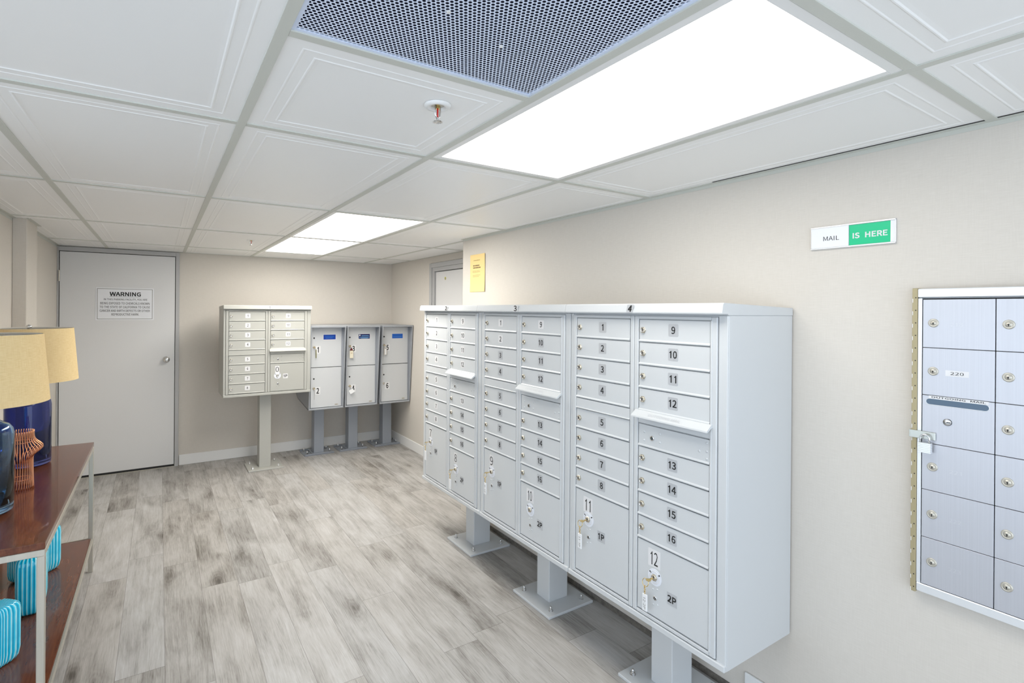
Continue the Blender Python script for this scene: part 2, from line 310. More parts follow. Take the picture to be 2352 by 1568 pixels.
# ------------------------------------------------------------------ mesh helpers
# outlines of plain sans-serif characters: [advance, points, faces] in thousandths of the size
GLYPH = json.loads('''{"0":[194,[[97,-5],[156,29],[177,129],[156,229],[97,261],[39,229],[18,129],[39,29],[97,21],[62,47],[48,129],[62,211],[97,236],[133,211],[146,129],[133,47]],[[5,12,4],[12,3,4],[5,11,12],[13,3,12],[6,11,5],[13,2,3],[6,10,11],[14,2,13],[7,10,6],[7,9,10],[15,2,14],[15,1,2],[7,8,9],[8,1,15],[8,0,1],[0,8,7]]],"1":[194,[[97,0],[132,0],[132,257],[109,257],[97,206],[50,185],[50,206],[85,226]],[[0,1,2,4],[2,3,4],[3,7,4],[7,6,4],[6,5,4]]],"2":[194,[[15,0],[177,0],[177,28],[106,28],[85,27],[64,25],[137,108],[165,186],[144,241],[90,261],[47,251],[14,224],[33,206],[57,227],[86,235],[121,221],[133,185],[104,112],[15,19]],[[10,8,9],[11,14,10],[14,8,10],[14,15,8],[15,7,8],[11,13,14],[11,12,13],[16,7,15],[16,6,7],[17,6,16],[18,6,17],[18,5,6],[4,2,3],[4,1,2],[5,1,4],[18,1,5],[0,1,18]]],"3":[194,[[92,-5],[151,15],[175,69],[159,112],[120,134],[120,136],[153,158],[166,197],[145,244],[91,261],[52,253],[20,231],[37,210],[61,228],[90,235],[122,224],[133,195],[118,160],[62,146],[62,121],[125,107],[142,70],[128,35],[90,22],[53,31],[27,51],[10,31],[42,6]],[[10,8,9],[11,8,10],[11,14,8],[14,15,8],[15,7,8],[11,13,14],[12,13,11],[16,7,15],[16,6,7],[17,6,16],[18,6,17],[18,5,6],[19,5,18],[19,4,5],[19,3,4],[20,3,19],[20,2,3],[21,2,20],[22,2,21],[22,1,2],[26,24,25],[23,1,22],[26,23,24],[27,23,26],[27,1,23],[27,0,1]]],"4":[194,[[119,0],[149,0],[149,71],[183,71],[183,96],[149,96],[149,257],[114,257],[7,92],[7,71],[119,71],[119,96],[40,96],[99,184],[109,203],[119,222],[121,222],[120,198],[119,175]],[[8,6,7],[8,15,6],[15,16,6],[16,5,6],[8,14,15],[17,5,16],[8,13,14],[18,5,17],[8,12,13],[11,5,18],[8,11,12],[8,5,11],[8,4,5],[8,3,4],[9,3,8],[10,3,9],[0,2,10],[2,3,10],[0,1,2]]],"5":[194,[[92,-5],[150,18],[176,83],[153,146],[98,165],[78,163],[60,155],[67,229],[163,229],[163,257],[39,257],[30,137],[47,126],[68,137],[90,141],[129,126],[143,83],[127,38],[89,22],[51,31],[26,50],[9,29],[42,6]],[[11,7,10],[7,9,10],[7,8,9],[11,6,7],[5,3,4],[6,3,5],[11,3,6],[11,14,3],[14,15,3],[15,2,3],[11,13,14],[11,12,13],[16,2,15],[16,1,2],[17,1,16],[21,19,20],[18,1,17],[21,18,19],[22,18,21],[22,1,18],[22,0,1]]],"6":[194,[[105,-5],[157,18],[179,79],[160,139],[108,159],[77,151],[50,129],[70,212],[116,235],[138,230],[157,215],[175,235],[149,254],[114,261],[48,230],[20,123],[44,27],[50,103],[77,128],[103,136],[137,120],[149,79],[136,37],[105,21],[67,42]],[[14,12,13],[14,8,12],[8,11,12],[14,7,8],[9,11,8],[9,10,11],[15,7,14],[15,6,7],[5,3,4],[6,19,5],[19,3,5],[19,20,3],[20,2,3],[6,18,19],[15,18,6],[15,17,18],[16,17,15],[21,2,20],[16,24,17],[22,2,21],[22,1,2],[16,23,24],[23,1,22],[0,23,16],[0,1,23]]],"7":[194,[[69,0],[103,0],[119,127],[178,237],[178,257],[17,257],[17,229],[142,229],[88,125]],[[6,4,5],[6,3,4],[6,7,3],[7,2,3],[8,2,7],[8,1,2],[0,1,8]]],"8":[194,[[98,-5],[156,15],[178,62],[165,104],[135,129],[135,131],[158,156],[169,193],[150,242],[99,261],[49,243],[28,195],[39,161],[63,136],[63,135],[31,107],[16,64],[39,15],[116,139],[75,160],[57,195],[69,225],[98,237],[130,224],[142,191],[135,164],[98,19],[60,33],[44,67],[54,100],[80,125],[127,101],[148,63],[134,31]],[[10,8,9],[11,21,10],[21,22,10],[22,8,10],[22,23,8],[23,7,8],[11,20,21],[24,7,23],[12,20,11],[12,19,20],[24,6,7],[25,6,24],[18,6,25],[13,19,12],[13,18,19],[18,5,6],[13,5,18],[14,5,13],[15,30,14],[30,5,14],[30,4,5],[30,3,4],[15,29,30],[31,3,30],[16,29,15],[31,2,3],[32,2,31],[16,28,29],[16,27,28],[17,27,16],[33,2,32],[33,1,2],[17,26,27],[26,1,33],[17,1,26],[0,1,17]]],"9":[194,[[82,-5],[147,28],[175,139],[151,231],[89,261],[37,238],[15,178],[35,118],[86,97],[118,106],[145,129],[125,45],[81,22],[57,27],[38,42],[20,22],[46,3],[145,155],[118,129],[91,121],[57,137],[46,178],[58,220],[89,236],[128,216]],[[5,23,4],[23,3,4],[6,22,5],[22,23,5],[24,3,23],[24,2,3],[6,21,22],[17,2,24],[7,21,6],[7,20,21],[18,2,17],[18,10,2],[10,1,2],[7,19,20],[19,10,18],[19,9,10],[11,1,10],[7,9,19],[8,9,7],[12,1,11],[15,13,14],[12,0,1],[15,12,13],[15,0,12],[16,0,15]]],"P":[222,[[35,0],[68,0],[68,102],[110,102],[178,121],[204,181],[178,240],[109,257],[35,257],[68,129],[68,230],[104,230],[155,220],[172,181],[156,141],[106,129]],[[0,10,8],[10,7,8],[10,6,7],[10,11,6],[11,12,6],[12,5,6],[0,9,10],[13,5,12],[14,5,13],[14,4,5],[15,4,14],[0,2,9],[2,15,9],[2,4,15],[2,3,4],[0,1,2]]],"A":[213,[[1,0],[34,0],[59,78],[153,78],[177,0],[211,0],[124,257],[88,257],[67,104],[79,144],[93,187],[105,230],[106,230],[119,187],[132,144],[145,104]],[[0,11,7],[11,6,7],[11,12,6],[12,5,6],[0,10,11],[13,5,12],[14,5,13],[0,9,10],[0,8,9],[15,5,14],[0,2,8],[2,15,8],[2,3,15],[3,5,15],[0,1,2],[4,5,3]]],"B":[230,[[35,0],[117,0],[187,19],[214,75],[200,117],[162,137],[162,138],[190,159],[200,194],[175,242],[111,257],[35,257],[68,148],[68,231],[107,231],[153,222],[168,190],[153,159],[106,148],[68,26],[68,123],[112,123],[164,111],[182,76],[164,38],[112,26]],[[0,13,11],[13,10,11],[13,9,10],[13,14,9],[14,15,9],[15,8,9],[0,12,13],[16,8,15],[16,7,8],[17,7,16],[17,6,7],[18,6,17],[0,20,12],[20,18,12],[20,6,18],[20,5,6],[20,21,5],[21,4,5],[0,19,20],[22,4,21],[22,3,4],[23,3,22],[24,3,23],[24,2,3],[25,2,24],[0,25,19],[0,2,25],[0,1,2]]],"C":[223,[[132,-5],[176,5],[211,32],[193,53],[166,32],[133,24],[75,52],[54,129],[76,205],[134,233],[164,226],[187,209],[204,230],[175,252],[134,261],[53,226],[20,128],[52,31]],[[15,13,14],[15,9,13],[9,12,13],[15,8,9],[10,12,9],[10,11,12],[16,8,15],[16,7,8],[16,6,7],[17,6,16],[4,2,3],[17,5,6],[4,1,2],[5,1,4],[0,5,17],[0,1,5]]],"D":[241,[[35,0],[101,0],[190,34],[220,129],[189,224],[99,257],[35,257],[68,27],[68,230],[97,230],[165,204],[187,129],[165,54],[97,27]],[[0,8,6],[8,5,6],[8,9,5],[9,4,5],[0,7,8],[10,4,9],[10,3,4],[11,3,10],[12,3,11],[12,2,3],[13,2,12],[13,1,2],[0,13,7],[0,1,13]]],"E":[206,[[35,0],[187,0],[187,28],[68,28],[68,121],[165,121],[165,149],[68,149],[68,229],[183,229],[183,257],[35,257]],[[0,8,11],[8,10,11],[8,9,10],[0,7,8],[0,4,7],[4,6,7],[4,5,6],[0,3,4],[0,2,3],[0,1,2]]],"F":[193,[[35,0],[68,0],[68,115],[166,115],[166,143],[68,143],[68,229],[183,229],[183,257],[35,257]],[[0,6,9],[6,8,9],[6,7,8],[0,5,6],[0,2,5],[2,4,5],[2,3,4],[0,1,2]]],"G":[241,[[136,-5],[182,4],[215,25],[215,133],[131,133],[131,106],[186,106],[186,39],[165,28],[139,24],[76,52],[54,129],[77,205],[139,233],[171,226],[194,209],[212,230],[183,251],[138,261],[54,226],[20,128],[53,31]],[[19,17,18],[19,13,17],[13,16,17],[19,12,13],[14,16,13],[14,15,16],[20,12,19],[20,11,12],[5,3,4],[5,6,3],[6,2,3],[20,10,11],[21,10,20],[7,2,6],[21,9,10],[8,2,7],[0,9,21],[9,2,8],[9,1,2],[0,1,9]]],"H":[255,[[35,0],[68,0],[68,121],[187,121],[187,0],[220,0],[220,257],[187,257],[187,149],[68,149],[68,257],[35,257]],[[0,10,11],[0,9,10],[8,6,7],[8,5,6],[0,2,9],[2,8,9],[2,3,8],[3,5,8],[0,1,2],[4,5,3]]],"I":[103,[[35,0],[68,0],[68,257],[35,257]],[[0,2,3],[0,1,2]]],"K":[226,[[35,0],[68,0],[68,81],[112,134],[189,0],[225,0],[132,159],[213,257],[176,257],[68,128],[68,128],[68,257],[35,257]],[[0,11,12],[0,10,11],[9,7,8],[9,6,7],[9,3,6],[3,5,6],[9,2,3],[4,5,3],[0,9,10],[0,2,9],[0,1,2]]],"L":[190,[[35,0],[180,0],[180,28],[68,28],[68,257],[35,257]],[[0,4,5],[0,3,4],[0,2,3],[0,1,2]]],"M":[284,[[35,0],[64,0],[64,142],[63,180],[60,218],[62,218],[82,159],[131,26],[153,26],[201,159],[222,218],[223,218],[220,180],[219,142],[219,0],[249,0],[249,257],[210,257],[161,119],[152,93],[143,66],[142,66],[133,93],[123,119],[74,257],[35,257]],[[0,4,25],[4,24,25],[4,5,24],[5,23,24],[18,10,17],[10,16,17],[10,11,16],[11,15,16],[0,3,4],[6,23,5],[18,9,10],[12,15,11],[0,2,3],[13,15,12],[7,23,6],[18,8,9],[0,1,2],[14,15,13],[7,22,23],[19,8,18],[7,21,22],[20,8,19],[7,20,21],[7,8,20]]],"N":[253,[[35,0],[66,0],[66,135],[64,175],[62,215],[63,215],[91,162],[185,0],[218,0],[218,257],[187,257],[187,123],[188,82],[192,42],[190,42],[162,95],[68,257],[35,257]],[[0,4,17],[4,16,17],[4,5,16],[5,15,16],[11,9,10],[11,8,9],[0,3,4],[6,15,5],[0,2,3],[7,15,6],[0,1,2],[12,8,11],[7,14,15],[13,8,12],[7,13,14],[7,8,13]]],"O":[260,[[130,-5],[209,31],[239,129],[209,226],[130,261],[51,226],[20,129],[51,31],[130,24],[74,52],[54,129],[74,205],[130,233],[185,205],[206,129],[185,52]],[[5,12,4],[12,3,4],[5,11,12],[13,3,12],[6,11,5],[13,2,3],[6,10,11],[14,2,13],[7,10,6],[7,9,10],[15,2,14],[15,1,2],[7,8,9],[8,1,15],[8,0,1],[0,8,7]]],"R":[222,[[68,135],[68,230],[111,230],[157,220],[173,185],[157,147],[111,135],[176,0],[213,0],[147,112],[189,137],[205,185],[180,241],[116,257],[35,257],[35,0],[68,0],[68,109],[114,109]],[[15,1,14],[1,13,14],[1,12,13],[1,2,12],[2,3,12],[3,11,12],[15,0,1],[4,11,3],[5,11,4],[5,10,11],[6,10,5],[6,9,10],[15,17,0],[17,6,0],[17,9,6],[17,18,9],[18,8,9],[15,16,17],[7,8,18]]],"S":[209,[[106,-5],[170,17],[194,68],[178,112],[141,137],[104,153],[75,168],[62,196],[75,223],[110,233],[142,226],[168,209],[185,230],[152,252],[110,261],[52,242],[29,193],[46,150],[81,127],[118,111],[148,94],[161,65],[146,35],[107,24],[68,33],[36,56],[17,33],[56,6]],[[15,13,14],[15,12,13],[16,8,15],[8,9,15],[9,12,15],[10,12,9],[10,11,12],[16,7,8],[16,6,7],[17,6,16],[17,5,6],[17,4,5],[18,4,17],[18,3,4],[19,3,18],[19,20,3],[20,2,3],[21,2,20],[21,1,2],[22,1,21],[26,24,25],[23,1,22],[27,24,26],[27,23,24],[27,1,23],[27,0,1]]],"T":[210,[[89,0],[121,0],[121,229],[199,229],[199,257],[11,257],[11,229],[89,229]],[[6,4,5],[6,3,4],[7,3,6],[0,2,7],[2,3,7],[0,1,2]]],"U":[252,[[126,-5],[192,20],[218,106],[218,257],[187,257],[187,105],[170,41],[126,24],[84,41],[67,105],[67,257],[34,257],[34,106],[61,20]],[[12,10,11],[12,9,10],[5,3,4],[5,2,3],[13,9,12],[5,1,2],[13,8,9],[6,1,5],[13,7,8],[7,1,6],[13,1,7],[13,0,1]]],"V":[201,[[82,0],[120,0],[201,257],[168,257],[127,118],[115,75],[102,33],[101,33],[88,75],[76,118],[34,257],[0,257]],[[0,10,11],[0,9,10],[4,2,3],[4,1,2],[0,8,9],[5,1,4],[0,7,8],[6,1,5],[0,6,7],[0,1,6]]],"W":[307,[[63,0],[102,0],[140,155],[147,184],[153,213],[154,213],[161,184],[167,155],[206,0],[245,0],[298,257],[267,257],[239,117],[232,75],[225,34],[223,34],[214,76],[205,117],[169,257],[140,257],[104,117],[95,75],[86,34],[85,34],[77,75],[69,117],[42,257],[9,257]],[[0,26,27],[0,25,26],[20,18,19],[20,4,18],[4,5,18],[5,17,18],[12,10,11],[12,9,10],[20,3,4],[6,17,5],[20,2,3],[7,17,6],[20,1,2],[8,17,7],[0,24,25],[21,1,20],[8,16,17],[13,9,12],[8,15,16],[0,23,24],[22,1,21],[14,9,13],[0,22,23],[0,1,22],[8,14,15],[8,9,14]]],"X":[201,[[6,0],[40,0],[77,69],[87,89],[98,111],[99,111],[111,89],[121,69],[159,0],[195,0],[120,131],[190,257],[156,257],[121,191],[113,173],[103,153],[102,153],[91,173],[82,191],[47,257],[11,257],[81,133]],[[21,19,20],[21,18,19],[13,11,12],[13,10,11],[21,17,18],[14,10,13],[21,16,17],[15,10,14],[21,15,16],[21,10,15],[0,4,21],[4,10,21],[4,5,10],[5,9,10],[0,3,4],[6,9,5],[0,2,3],[7,9,6],[0,1,2],[8,9,7]]],"Y":[186,[[77,0],[109,0],[109,99],[186,257],[153,257],[120,184],[107,156],[94,128],[92,128],[80,156],[67,184],[34,257],[0,257],[77,99]],[[13,11,12],[13,10,11],[5,3,4],[5,2,3],[13,9,10],[6,2,5],[13,8,9],[7,2,6],[13,7,8],[13,2,7],[0,2,13],[0,1,2]]],".":[97,[[49,-5],[65,2],[72,20],[65,37],[49,44],[32,37],[26,20],[32,2]],[[5,3,4],[6,3,5],[6,2,3],[7,2,6],[7,1,2],[7,0,1]]],",":[97,[[26,-67],[64,-38],[77,7],[70,34],[50,44],[33,38],[26,22],[33,5],[50,-1],[54,0],[44,-28],[19,-48]],[[5,3,4],[6,3,5],[6,2,3],[7,2,6],[7,9,2],[9,1,2],[8,9,7],[10,1,9],[11,1,10],[11,0,1]]],"-":[121,[[16,86],[106,86],[106,110],[16,110]],[[0,2,3],[0,1,2]]]}''')
_TXT = {}
def text_geo(s, size, bold=0.0, spacing=1.0, italic=0.0):
    key = (s, bold, spacing, italic)
    if key not in _TXT:
        vs, fs = [], []
        x = 0
        bd = bold * 0.0350
        shifts = [(0, 0)] if bold <= 0 else [(-bd, -bd), (bd, -bd), (-bd, bd), (bd, bd), (0, 0)]
        for ch in s:
            if ch == ' ':
                x += 0.093 * spacing
                continue
            adv, pts, faces = GLYPH[ch]
            for k, (sx, sy) in enumerate(shifts):
                o = len(vs)
                vs += [(x + p / 1000 + sx + italic * q / 1000, q / 1000 + sy, -0.00001 * k) for p, q in pts]
                fs += [tuple(i + o for i in f) for f in faces]
            x += adv / 1000 * spacing
        xs = [v[0] for v in vs]; ys = [v[1] for v in vs]
        cx, cy = (min(xs) + max(xs)) / 2, (min(ys) + max(ys)) / 2
        _TXT[key] = ([(a - cx, b - cy, c) for a, b, c in vs], fs, max(xs) - min(xs), max(ys) - min(ys))
    return _TXT[key]

def _box_bm(x0, x1, y0, y1, z0, z1, bev=0.0, seg=1):
    bm = bmesh.new()
    bmesh.ops.create_cube(bm, size=1.0)
    for v in bm.verts:
        v.co = Vector(((x0 + x1) / 2 + v.co.x * (x1 - x0), (y0 + y1) / 2 + v.co.y * (y1 - y0), (z0 + z1) / 2 + v.co.z * (z1 - z0)))
    if bev > 0:
        bmesh.ops.bevel(bm, geom=list(bm.edges), offset=bev, segments=seg, profile=0.5, affect='EDGES', clamp_overlap=True)
    return bm

class MB:
    """collects shapes into one mesh"""
    def __init__(s):
        s.v, s.f, s.m, s.sm = [], [], [], []
        s.mats = []
    def mi(s, m):
        if m not in s.mats:
            s.mats.append(m)
        return s.mats.index(m)
    def add(s, vs, fs, m, T=None, smooth=False):
        o = len(s.v); k = s.mi(m)
        for p in vs:
            p = Vector(p)
            s.v.append(tuple(T @ p) if T else tuple(p))
        for f in fs:
            s.f.append(tuple(i + o for i in f)); s.m.append(k); s.sm.append(smooth)
        return s
    def bm(s, bm, m, T=None, smooth=False):
        bm.verts.index_update()
        s.add([v.co.copy() for v in bm.verts], [[v.index for v in f.verts] for f in bm.faces], m, T, smooth)
        bm.free()
        return s
    def box(s, x0, x1, y0, y1, z0, z1, m, bev=0.0, seg=1, T=None):
        return s.bm(_box_bm(min(x0, x1), max(x0, x1), min(y0, y1), max(y0, y1), min(z0, z1), max(z0, z1), bev, seg), m, T)
    def lathe(s, prof, m, n=32, T=None, smooth=True, closed=False):
        """prof: (r, z) from bottom to top, round the z axis"""
        vs, fs = [], []
        k = len(prof)
        for i in range(n):
            a = 2 * PI * i / n
            for r, z in prof:
                vs.append((r * math.cos(a), r * math.sin(a), z))
        for i in range(n):
            j = (i + 1) % n
            for q in range(k if closed else k - 1):
                q2 = (q + 1) % k
                fs.append((i * k + q, j * k + q, j * k + q2, i * k + q2))
        return s.add(vs, fs, m, T, smooth)
    def cyl(s, r, z0, z1, m, n=20, T=None, bev=0.0, smooth=True):
        p = [(0, z0), (r - bev, z0), (r, z0 + bev), (r, z1 - bev), (r - bev, z1), (0, z1)] if bev else [(0, z0), (r, z0), (r, z1), (0, z1)]
        # caps and side are separate rings so the rim stays crisp
        if bev:
            return s.lathe(p, m, n, T, smooth=False if n < 12 else smooth)
        s.lathe([(r, z0), (r, z1)], m, n, T, smooth)
        s.lathe([(0, z0), (r, z0)], m, n, T, False)
        return s.lathe([(r, z1), (0, z1)], m, n, T, False)
    def tube(s, pts, r, m, n=8, T=None, closed=False):
        pts = [Vector(p) for p in pts]
        vs, fs = [], []
        k = len(pts)
        prev = None
        for i, p in enumerate(pts):
            if closed:
                d = (pts[(i + 1) % k] - pts[i - 1])
            else:
                d = (pts[min(i + 1, k - 1)] - pts[max(i - 1, 0)])
            d.normalize()
            if prev is None:
                a = Vector((0, 0, 1)) if abs(d.z) < 0.9 else Vector((1, 0, 0))
                e = d.cross(a).normalized()
            else:
                e = (prev - d * prev.dot(d)).normalized()
            prev = e
            g = d.cross(e)
            for j in range(n):
                t = 2 * PI * j / n
                vs.append(p + (e * math.cos(t) + g * math.sin(t)) * r)
        for i in range(k if closed else k - 1):
            i2 = (i + 1) % k
            for j in range(n):
                j2 = (j + 1) % n
                fs.append((i * n + j, i * n + j2, i2 * n + j2, i2 * n + j))
        if not closed:
            fs.append(tuple(range(n - 1, -1, -1)))
            fs.append(tuple((k - 1) * n + j for j in range(n)))
        return s.add(vs, fs, m, T, True)
    def prism(s, poly, d0, d1, m, plane='yz', T=None):
        """polygon extruded along the remaining axis from d0 to d1"""
        n = len(poly)
        def P(a, b, d):
            return {'yz': (d, a, b), 'xz': (a, d, b), 'xy': (a, b, d)}[plane]
        vs = [P(a, b, d0) for a, b in poly] + [P(a, b, d1) for a, b in poly]
        fs = [tuple(range(n))[::-1], tuple(range(n, 2 * n))]
        for i in range(n):
            j = (i + 1) % n
            fs.append((i, j, n + j, n + i))
        return s.add(vs, fs, m, T)
    def text(s, st, cx, cz, m, h=None, w=None, y=0.0, bold=0.0, spacing=1.0, T=None, italic=0.0):
        """flat lettering on the plane facing -y, centred at (cx, cz); h = height of the ink"""
        vs, fs, tw, th = text_geo(st, 1.0, bold, spacing, italic)
        sz = h / th if h else w / tw
        sx = w / tw if w else sz
        return s.add([(cx + a * sx, y + c, cz + b * sz) for a, b, c in vs], fs, m, T)
    def build(s, name, parent=None, loc=None):
        me = s.mesh(name)
        return link(name, me, parent, loc)
    def mesh(s, name):
        me = bpy.data.meshes.new(name)
        me.from_pydata(s.v, [], s.f)
        for m in s.mats:
            me.materials.append(m)
        for p, k, sm in zip(me.polygons, s.m, s.sm):
            p.material_index = k
            p.use_smooth = sm
        bm = bmesh.new(); bm.from_mesh(me)
        bmesh.ops.recalc_face_normals(bm, faces=bm.faces)
        bm.to_mesh(me); bm.free()
        me.update()
        return me

def link(name, me, parent=None, loc=None):
    o = bpy.data.objects.new(name, me)
    COL.objects.link(o)
    if parent:
        o.parent = parent
    if loc:
        o.location = loc
    return o

def tag(o, label, cat, group=None):
    o['label'] = label
    o['category'] = cat
    if group:
        o['group'] = group
    return o

def thing(name, label, cat, loc=(0, 0, 0), rz=0.0, group=None):
    o = bpy.data.objects.new(name, None)
    COL.objects.link(o)
    o.location = loc
    o.rotation_euler = (0, 0, rz)
    o.empty_display_size = 0.1
    return tag(o, label, cat, group)

def struct(name, mb, parent=None):
    o = mb.build(name, parent)
    if not parent:
        o['kind'] = 'structure'
    return o

RX90 = Matrix.Rotation(PI / 2, 4, 'X')       # turns the z axis to -y (faces the front)

def copy_tree(o, parent=None):
    c = o.copy()
    COL.objects.link(c)
    if parent:
        c.parent = parent
    for ch in list(o.children):
        copy_tree(ch, c)
    return c

# ------------------------------------------------------------------ the room
T2, T4 = 0.6096, 1.2192
H, YB, XL, XR, XR2, YC, YN = 2.10, 4.26, -1.58, 1.18, 1.567, 1.82, -3.3
YO, XF0 = 0.42, -4.6          # the left wall starts at YO; in front of it the unseen left side is left open to let daylight in

b = MB()
b.box(XL - 0.1, XR2 + 0.1, YN, YB + 0.1, -0.06, 0.0, M['floor'])
b.box(XF0, XL - 0.1, YN, YB + 0.1, -0.06, 0.0, M['floor'])
struct('floor', b)

# walls
b = MB()
b.box(XL - 0.1, -1.585, YB, YB + 0.1, 0, H + 0.15, M['wall'])
b.box(-0.645, XR2 + 0.1, YB, YB + 0.1, 0, H + 0.15, M['wall'])
b.box(-1.585, -0.645, YB, YB + 0.1, 2.094, H + 0.15, M['wall'])
struct('wall_back', b)
b = MB()
b.box(XL - 0.1, XL, YO, YB, 0, H + 0.15, M['wall'])
b.box(XL, -1.511, 2.58, 2.90, 0, H, M['wall'], 0.003)
struct('wall_left', b)
b = MB()
b.box(XR, XR + 0.1, YN, YC, 0, H + 0.15, M['wall'])
b.box(XR + 0.1, XR2 + 0.1, YC - 0.1, YC, 0, H + 0.15, M['wall'])
struct('wall_right', b)
b = MB()
b.box(XR2, XR2 + 0.1, 3.18, YB, 0, H + 0.15, M['wall'])
b.box(XR2, XR2 + 0.1, YC, 1.98, 0, H + 0.15, M['wall'])
b.box(XR2, XR2 + 0.1, 1.98, 3.18, 2.035, H + 0.15, M['wall'])
struct('wall_far_right', b)

# baseboards
def board(name, pts, m=M['white_trim'], h=0.103, d=0.012):
    b = MB()
    for (x0, x1, y0, y1) in pts:
        b.box(x0, x1, y0, y1, 0, h, m, 0.003)
    return struct(name, b)
board('baseboard_back', [(-0.640, XR2 - 0.013, YB - 0.013, YB - 0.0005)])
board('baseboard_far_right', [(XR2 - 0.013, XR2 - 0.0005, 3.19, YB - 0.0005)])
board('baseboard_right', [(XR - 0.012, XR - 0.0005, YN + 0.05, -0.50)], h=0.117)
board('baseboard_left', [(XL + 0.0005, XL + 0.012, YO + 0.01, 2.578), (XL + 0.0005, XL + 0.012, 2.902, YB - 0.03)])
b = MB(); b.box(XR - 0.004, XR - 0.0003, -0.499, 1.45, 0.0, 0.028, M['foot_gap'])  # dark strip standing in for the shaded gap and scruffy edge at the wall foot
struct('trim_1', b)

# ceiling: pressed panels with a moulded border
def panel(b, x0, x1, y0, y1, moulded=True):
    if not moulded or min(x1 - x0, y1 - y0) < 0.22:
        rings = [(0, 0)]
    else:
        rings = [(0, 0), (0.050, 0), (0.0525, -0.0011), (0.0545, -0.0011), (0.0570, 0), (0.080, 0),
                 (0.0825, -0.0014), (0.0850, -0.0014), (0.088, 0.0004), (0.096, 0.0010)]
    vs, fs = [], []
    for ins, dz in rings:
        z = H + dz
        vs += [(x0 + ins, y0 + ins, z), (x1 - ins, y0 + ins, z), (x1 - ins, y1 - ins, z), (x0 + ins, y1 - ins, z)]
    for k in range(len(rings) - 1):
        for i in range(4):
            j = (i + 1) % 4
            fs.append((k * 4 + i, k * 4 + j, k * 4 + 4 + j, k * 4 + 4 + i))
    q = (len(rings) - 1) * 4
    fs.append((q, q + 1, q + 2, q + 3))
    b.add(vs, fs, M['tile'])
xs = [XL, -T4, -T2, 0.0, T2, 2 * T2, XR2]
ys = [YN, -2 * T4, -T4, 0.0, T4, 2 * T4, 3 * T4, YB]
b = MB()
for i in range(len(xs) - 1):
    for j in range(len(ys) - 1):
        x0, x1, y0, y1 = xs[i], xs[i + 1], ys[j], ys[j + 1]
        if i == 5 and y1 <= 0.01:
            continue
        if i == 5 and j == 3:
            y0 = YC - 0.05
            panel(b, x0, x1, T4, T4 + 0.001, False)
        if i == 3 and j in (2, 4, 5):
            continue                              # light fixtures
        if i == 2 and j == 2:
            panel(b, x0, x1, -T4 / 2, y1)         # the sprinkler panel, beside the grille
            continue
        if x1 > XR and y1 <= 0.01:
            x1 = XR
        panel(b, x0, x1, y0, y1)
for k in range(5):
    x1 = XL - k * T2
    for (y0, y1) in ((YN, -2 * T4), (-2 * T4, -T4), (-T4, 0.0), (0.0, T4), (T4, 2 * T4), (2 * T4, 3 * T4), (3 * T4, YB + 0.1)):
        panel(b, x1 - T2, x1, y0, y1)
b.box(XF0, XR2 + 0.1, YN, YB + 0.1, H + 0.15, H + 0.2, M['plenum'])
struct('ceiling', b)

# ceiling grid: tee bars and wall angles
b = MB()
bw = 0.0125
for x in (-T4, -T2, 0.0, T2):
    b.box(x - bw, x + bw, YN, YB, H - 0.0035, H + 0.03, M['grid'], 0.0006)
b.box(2 * T2 - bw, 2 * T2 + bw, YC, YB, H - 0.0035, H + 0.03, M['grid'], 0.0006)
for y in (-2 * T4, -T4, 0.0, T4, 2 * T4, 3 * T4):
    x1 = XR if y < YC else XR2
    cuts = [XL] + [x for x in (-T4, -T2, 0.0, T2) if True] + [x1]
    for x0, xq in zip(cuts[:-1], cuts[1:]):
        b.box(x0 + bw, xq - bw, y - bw, y + bw, H - 0.0032, H + 0.03, M['grid'], 0.0006)
b.box(-T2 + bw, -bw, -T4 / 2 - bw, -T4 / 2 + bw, H - 0.0032, H + 0.03, M['grid'], 0.0006)
struct('trim_2', b)
b = MB()
a = 0.02
def angle(x0, x1, y0, y1):
    b.box(x0, x1, y0, y1, H - 0.003, H + 0.02, M['grid'])
b.box(XL + 0.0003, XL + a, YO, 2.579, H - 0.003, H - 0.0002, M['grid'])
b.box(XL + 0.0003, XL + 0.0015, YO, 2.579, H - 0.02, H - 0.003, M['grid'])
b.box(XL + 0.0003, XL + a, 2.901, YB - 0.03, H - 0.003, H - 0.0002, M['grid'])
b.box(XL + 0.0003, XL + 0.0015, 2.901, YB - 0.03, H - 0.02, H - 0.003, M['grid'])
b.box(-1.511 + 0.0003, -1.511 + a, 2.56, 2.92, H - 0.003, H - 0.0002, M['grid'])
b.box(XR - a, XR - 0.0003, YN, YC, H - 0.003, H - 0.0002, M['grid'])
b.box(XR - 0.0015, XR - 0.0003, YN, YC, H - 0.016, H - 0.003, M['grid'])
b.box(XR - a - 0.007, XR - a, -1.9, -0.35, H - 0.0012, H - 0.0002, M['dark_gap'])  # shadow gap beside the wall angle, put in as a dark strip
b.box(T2 + bw, T2 + bw + 0.0035, -T4 + 0.02, -0.15, H - 0.0012, H - 0.0002, M['dark_gap'])  # likewise a dark strip for the shadow line along the light panel
b.box(XR2 - a, XR2 - 0.0003, YC, YB, H - 0.003, H - 0.0002, M['grid'])
b.box(-0.64, XR2 - 0.02, YB - a, YB - 0.0003, H - 0.003, H - 0.0002, M['grid'])
struct('trim_3', b)

